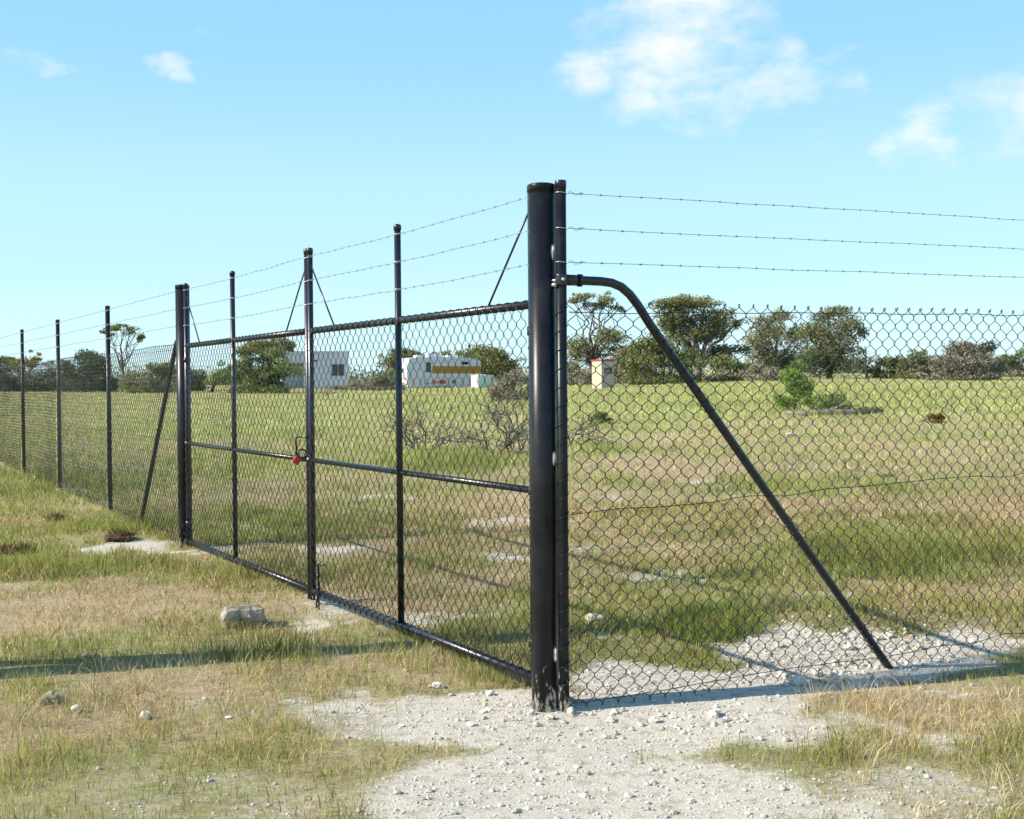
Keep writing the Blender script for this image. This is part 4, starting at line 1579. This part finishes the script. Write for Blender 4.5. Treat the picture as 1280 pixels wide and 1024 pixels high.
tree('gum_tree', 'tree', 'tree leaning right with a dark base, behind the young tree', 84, 1036, .22, [(1036, 393, 20, 10), (1060, 401, 26, 13), (1018, 414, 22, 18), (1046, 420, 30, 18), (1078, 413, 10, 12), (1040, 440, 34, 17), (1050, 456, 34, 15, DARKG), (1020, 452, 28, 16, DARKG)], GREY + OLIVE + DARKG[:2], 1.0, .24, gT, seed=21, fork=.35)
tree('dead_tree', 'tree', 'small nearly bare tree between the leaning tree and the round bushes', 80, 1083, .10, [(1083, 441, 12, 6), (1092, 448, 9, 6), (1074, 449, 9, 6)], GREY + BROWN, .35, .2, gT, bark='darkwood', seed=22, twigs=8)
tree('bush', 'bush', 'small yellow green bush left of the two domed bushes', 84, 1112, 0, [(1104, 458, 16, 11), (1122, 456, 15, 12), (1096, 463, 14, 7), (1118, 463, 20, 7)], YGREEN + OLIVE + GREY[:1], .9, .24, gB, seed=23)
tree('bush', 'bush', 'green domed bush left of the large grey dome', 82, 1144, 0, [(1143, 447, 19, 14), (1158, 455, 16, 13), (1130, 457, 14, 11), (1148, 462, 26, 9, BROWN)], OLIVE + BGREEN[:2] + GREY[:1], 1.1, .24, gB, seed=24)
tree('bush', 'bush', 'largest grey brown domed bush at the right', 76, 1204, 0, [(1204, 440, 28, 15, BROWN + BGREEN[:1]), (1226, 448, 24, 15), (1184, 453, 24, 14), (1206, 457, 38, 14), (1168, 464, 18, 9), (1238, 460, 18, 11), (1230, 440, 16, 10, BGREEN)], BROWN + GREY, 1.15, .22, gB, bark='deadwood', seed=25)
tree('bush', 'bush', 'dark green bush reaching the right edge of the picture', 86, 1262, 0, [(1256, 454, 20, 12), (1276, 451, 18, 13), (1262, 464, 24, 9, GREY), (1298, 444, 20, 16), (1325, 452, 22, 14)], OLIVE + DARKG + GREY[:1], 1.1, .25, gB, seed=26)

tree('bush', 'bush', 'olive bush filling the gap right of the cream box', 86, 790, 0, [(786, 446, 16, 18), (800, 434, 12, 12), (778, 462, 16, 10), (804, 462, 18, 10)], OLIVE + GREY, 1.0, .24, gB, seed=29)
tree('bush', 'bush', 'dark bush at the right foot of the largest gum tree', 84, 912, 0, [(905, 455, 22, 13), (925, 460, 18, 10), (888, 462, 16, 8, BROWN)], DARKG + OLIVE, 1.0, .24, gB, seed=27)
tree('bush', 'bush', 'grey scrub at the foot of the hazy grey green tree', 80, 955, 0, [(945, 464, 20, 8), (966, 466, 18, 7)], BROWN + GREY, .8, .22, gB, seed=28)

# far-off belt of scrub that reads as one mass beyond the trees
lm = MB()
rr = np.random.default_rng(900)
for px in np.arange(-420, 1700, 7.0):
    Y = 165 + 30 * rr.random()
    c = at(px, (464 if px > 690 else 467) - (px - 640) * .010 + 3 * rr.normal(), Y)
    h = 1.6 + 1.6 * vnoise(px * .02, 0, 17)
    k = np.asarray(BGREEN + OLIVE + GREY)[rr.integers(0, 11)]
    leaves(lm, np.array([c[0], c[1], c[2] - .9]), np.array([2.4, 1.6, h]), 260, [k, k * 1.2], .6, rr, shell=.2)
tag(lm.build('distant_scrub', M['leaf'], smooth=False), kind='stuff', label='distant belt of scrub along the skyline')


# dead twiggy shrubs in the middle of the field
def twig_tree(b, p, d, L, r, depth, rr, spread=.75):
    q = p + d * L
    m = (p + q) / 2 + rr.normal(size=3) * L * .10
    b.add(*tube([p, m, q], [r, r * .85, r * .65], 5 if depth > 2 else 4, False))
    if depth == 0:
        return
    for _ in range(2 + (rr.random() < .55)):
        e = d + rr.normal(size=3) * spread
        e[2] = e[2] * .8 + .12
        e /= np.linalg.norm(e)
        twig_tree(b, q if rr.random() < .6 else m, e, L * (.62 + .28 * rr.random()), r * .62, depth - 1, rr, spread)


def dead_shrub(label, px, py, w, h, seed, stems=5, depth=4):
    rr = np.random.default_rng(seed)
    c = hit(px, py)
    sc = F_PX / c[1]
    t = thing('dead_shrub', c, label, 'dead shrub', 'dead twiggy shrubs in the field')
    b = MB()
    for i in range(stems):
        d = np.array([rr.normal() * .65, rr.normal() * .65, .8])
        d /= np.linalg.norm(d)
        p = c + np.array([(rr.random() - .5) * w / sc * .55, (rr.random() - .5) * w / sc * .4, -.05])
        twig_tree(b, p, d, h / sc * .34, .020, depth, rr)
    b.build('branches', M['twig'], t)
    return t


dead_shrub('tangled grey dead shrub right of the middle upright of the right hand gate leaf', 530, 563, 62, 84, 801, 7)
dead_shrub('sprawling grey dead shrub close beside the thick gate post', 632, 567, 66, 84, 802, 7)
dead_shrub('tall grey dead shrub standing behind the sprawling one beside the thick gate post', 640, 542, 56, 92, 806, 7)
dead_shrub('small grey dead shrub just right of the thin end post', 716, 556, 40, 60, 803, 4)
dead_shrub('low grey dead branches in front of the white building', 415, 497, 44, 24, 804, 4, 3)
dead_shrub('pale dead twigs sticking up right of the orange shrub', 1195, 515, 24, 34, 805, 3, 3)

# young tree, fallen log, low shrubs
tree('young_tree', 'tree', 'bright green young tree standing alone in the field', 34.5, 994, .03, [(994, 461, 13, 13), (986, 476, 15, 14), (1006, 474, 12, 15), (996, 490, 21, 13), (984, 503, 18, 10), (1010, 503, 16, 10)], FRESH + OLIVE[:1], .85, .085, None, seed=41, fork=.3, twigs=3)
tree('shrub', 'bush', 'low pale green shrub beside the young tree, over the fallen log', 33.8, 1036, 0, [(1030, 503, 17, 11), (1046, 500, 17, 10), (1060, 508, 11, 7), (1020, 510, 12, 6)], FRESH[:1] + YGREEN + GREY[:1], .8, .08, None, seed=42)
tree('shrub', 'bush', 'round dark green shrub low in the grass right of the thin end post', 30.5, 752, 0, [(752, 521, 13, 7), (742, 524, 9, 4), (762, 525, 7, 4)], DARKG + YGREEN[:2], 1.3, .06, None, seed=43)
tree('shrub', 'bush', 'small orange brown shrub in the open grass at right', 28, 1170, 0, [(1166, 521, 8, 6), (1174, 522, 8, 5)], [(.26, .12, .02), (.32, .17, .03), (.14, .13, .03)], 1.2, .055, None, seed=44)
tree('shrub', 'bush', 'tiny dark green plant in the grass beyond the middle wire', 15.5, 1105, 0, [(1103, 608, 11, 5), (1113, 611, 8, 3)], DARKG + YGREEN[:1], 1.2, .04, None, seed=45)
rr = np.random.default_rng(77)
b = MB()
pts = [hit(982, 519), hit(1010, 520), hit(1035, 519), hit(1068, 519), hit(1103, 517)]
pts = np.array([p + np.array([0, 0, .07]) for p in pts])
b.add(*tube(pts, [.05, .075, .085, .08, .05], 9, True))
lg = thing('fallen_log', pts[0] - np.array([0, 0, .07]), 'grey fallen log lying at the foot of the young tree', 'log')
b.build('log', M['deadwood'], lg)
b = MB()
for i in range(26):
    p = pts[3] * (1 - i / 26) + pts[4] * (i / 26)
    d = np.array([rr.normal() * .6, rr.normal() * .4, abs(rr.normal()) * .5 + .2])
    twig_tree(b, p, d / np.linalg.norm(d), .09, .008, 2, rr)
b.build('broken_branches', M['darkwood'], lg)
rock('white_stone', 'small white stone lying in the field beyond the right hand mesh', 988, 546, 14, 6, M['whiterock'], 91)
rock('white_stone', 'pale flat stone in the grass inside the right hand fence', 745, 776, 30, 8, M['whiterock'], 92)


# ------------------------------------------------------------------ caravan, building, tank, box
def oriented(origin, ang):
    ca, sa = math.cos(ang), math.sin(ang)

    def f(v):
        v = np.asarray(v, float).reshape(-1, 3)
        return np.stack([origin[0] + v[:, 0] * ca - v[:, 1] * sa, origin[1] + v[:, 0] * sa + v[:, 1] * ca, origin[2] + v[:, 2]], 1)
    return f


def obox(b, f, lo, hi, mi=0):
    v, q = box(lo, hi)
    b.add(f(v), q, mi=mi)


def part(name, f, lo, hi, m, parent):
    b = MB()
    obox(b, f, lo, hi)
    return b.build(name, M[m], parent, smooth=False)


# local x runs along the long side seen by the camera, local y away from it
cv = ground_at(509.5, 91)
ANG = R(25)
cv[2] -= .08
f = oriented(cv, ANG)
car = thing('caravan', cv, 'white caravan with a mustard stripe parked at the far side of the field', 'caravan')
L_, Wd, Z0, Z1 = 6.15, 2.35, .18, 2.42
prof = [(.0, Z0), (-.05, 1.25), (.06, 1.95), (.16, 2.24), (.40, Z1), (2.6, Z1 + .06), (4.6, Z1 + .02), (5.7, Z1 - .06), (6.08, Z1 - .22), (L_, 1.8), (L_, Z0)]
n = len(prof)
b = MB()
v = np.array([(x, 0, z) for x, z in prof] + [(x, Wd, z) for x, z in prof])
i = np.arange(n)
b.add(f(v), [np.stack([(i + 1) % n, i, i + n, (i + 1) % n + n], 1), np.arange(n)[None], (np.arange(n)[::-1] + n)[None]])
b.build('body', M['van'], car, smooth=False)
part('stripe', f, (2.05, -.014, 1.20), (6.12, -.004, 1.76), 'mustard', car)
for x0, x1 in ((1.35, 1.78), (1.86, 2.25), (2.6, 3.15), (3.7, 3.95)):
    part('skirt_stripe', f, (x0, -.014, .40), (x1, -.004, .68), 'redstripe', car)
part('skirt_lamp', f, (2.3, -.02, .42), (2.56, -.004, .62), 'orange', car)
dr = part('door', f, (1.42, -.02, .45), (2.0, -.004, 2.12), 'van', car)
part('door_window', f, (1.50, -.03, 1.30), (1.92, -.0205, 2.05), 'glass', dr)
wn_ = part('window', f, (4.45, -.02, 1.86), (5.10, -.004, 2.14), 'alu', car)
part('pane', f, (4.49, -.026, 1.90), (5.06, -.0205, 2.10), 'glass', wn_)
part('trim_strip', f, (2.05, -.012, 1.75), (5.95, -.004, 1.78), 'alu', car)
part('trim_strip', f, (.10, -.012, .80), (5.95, -.004, .82), 'alu', car)
for x in (1.38, 2.03, 3.4, 4.7):
    part('panel_seam', f, (x, -.010, .45), (x + .02, -.003, 2.2), 'alu', car)
part('trim_strip', f, (.05, -.012, 1.50), (1.35, -.004, 1.54), 'alu', car)
part('trim_strip', f, (.05, -.012, .60), (1.30, -.004, .63), 'alu', car)
for x0, x1, y0, y1, h in ((.95, 1.75, .5, 1.4, .16), (1.95, 2.4, .7, 1.5, .34), (2.4, 3.15, .6, 1.6, .26), (3.5, 4.3, .6, 1.5, .15)):
    b = MB()
    v, q = box((x0, y0, Z1 - .02), (x1, y1, Z1 + .06 + h))
    v = np.array(v)
    v[4:, 0] = (v[4:, 0] - (x0 + x1) / 2) * .78 + (x0 + x1) / 2
    b.add(f(v), q)
    b.build('roof_vent', M['van'], car, smooth=False)
# sunlit front end: window and lamp
b = MB()
v = [(-.055, .75, 1.28), (-.055, 1.55, 1.28), (.06, 1.55, 1.70), (.06, .75, 1.70)]
b.add(f(np.array(v) + np.array([-.03, 0, 0])), np.array([(0, 1, 2, 3)][0])[None])
b.add(f(np.array(v) + np.array([-.001, 0, 0])), np.array([(3, 2, 1, 0)][0])[None])
b.build('front_window', M['glass'], car, smooth=False)
part('front_lamp', f, (-.085, 1.7, .72), (-.035, 2.2, .92), 'orange', car)
part('front_lamp', f, (-.085, .15, .72), (-.035, .65, .92), 'orange', car)
b = MB()
b.add(f([(-1.25, 1.17, .42), (-.0, .55, .40), (-.0, .62, .46), (0, 1.75, .4), (0, 1.68, .46), (-1.2, 1.22, .48)]), np.array([(0, 1, 2), (0, 5, 4), (0, 4, 3), (0, 2, 5)]))
b.build('drawbar', M['alu'], car, smooth=False)
for yy in (.14, Wd - .14):
    b = MB()
    v, q = lathe([(.10, -.10), (.33, -.10), (.35, -.06), (.35, .06), (.33, .10), (.10, .10)], (0, 0, 0), 20)
    v = np.stack([3.3 + v[:, 0], yy + v[:, 2], .34 + v[:, 1]], 1)
    b.add(f(v), q)
    b.build('wheel', M['tyre'], car)

# white flat-roofed building
sh = ground_at(352, 93)
f = oriented(sh, R(20))
bld = thing('site_building', sh, 'flat roofed white building behind the big round bush', 'building')
BL, BD, BH = 5.35, 3.0, 2.95
part('wall', f, (1.75, 0, 0), (BL, BD, BH - .14), 'shed', bld)
part('porch_wall', f, (0, 1.25, 0), (1.745, BD, BH - .14), 'shed', bld)
part('porch_sun_block', f, (-.002, .062, 0), (.078, 1.248, BH - .14), 'shed', bld)  # added wall, only there to keep the sun out of the porch
part('porch_fascia', f, (0, .0, BH - .95), (1.745, .06, BH - .14), 'shed', bld)
rf = part('roof', f, (-.06, -.06, BH - .137), (BL + .06, BD + .06, BH), 'shed', bld)
w_ = part('window', f, (3.95, -.045, .95), (5.0, -.003, 1.95), 'alu', bld)
part('pane', f, (4.0, -.055, 1.0), (4.46, -.046, 1.90), 'glass', w_)
part('pane', f, (4.51, -.055, 1.0), (4.95, -.046, 1.90), 'glass', w_)
part('vent', f, (2.15, -.04, 2.12), (2.85, -.003, 2.24), 'signface', bld)
for x in np.arange(2.35, BL - .1, .6):
    if not (3.8 < x < 5.1):
        part('cover_strip', f, (x, -.015, .05), (x + .04, -.003, BH - .16), 'shed', bld)

# water container
tk = ground_at(598, 88)
f = oriented(tk, R(28))
tnk = thing('water_tank', tk, 'small pale green plastic tank standing right of the caravan', 'tank')
b = MB()
obox(b, f, (0, .002, .08), (1.32, 1.15, .95))
b.build('tank_body', M['tank'], tnk, smooth=False)
part('end_panel', f, (-.03, -.01, .06), (-.002, 1.17, 1.0), 'tankwhite', tnk)
part('pallet', f, (0, 0, -.1), (1.35, 1.17, .075), 'deadwood', tnk)
for x in (.30, .64, .98):
    part('cage_bar', f, (x, -.03, .08), (x + .035, -.002, .97), 'tankwhite', tnk)
for z in (.35, .65, .95):
    part('cage_rail', f, (0, -.04, z), (1.34, -.032, z + .035), 'tankwhite', tnk)
part('lid', f, (.5, .4, .955), (.85, .75, 1.03), 'tankwhite', tnk)

# cream box with a red lid and a dark notice
bx = ground_at(752, 74)
f = oriented(bx, R(33))
ub = thing('utility_box', bx, 'cream upright box with a red lid and a dark notice, standing in the field', 'utility box')
BW, BDp, BHt = .98, 1.0, 1.72
part('cabinet', f, (0, 0, -.2), (BW, BDp, BHt), 'cream', ub)
part('lid', f, (-.04, -.04, BHt + .002), (BW + .04, BDp + .04, BHt + .10), 'redtop', ub)
sg = part('notice', f, (.22, -.022, .92), (.82, -.004, 1.30), 'signface', ub)
part('notice_header', f, (.23, -.027, 1.21), (.81, -.0225, 1.28), 'redtop', sg)
for z in (1.12, 1.04, .97):
    part('notice_line', f, (.28, -.027, z), (.76, -.0225, z + .025), 'signlight', sg)
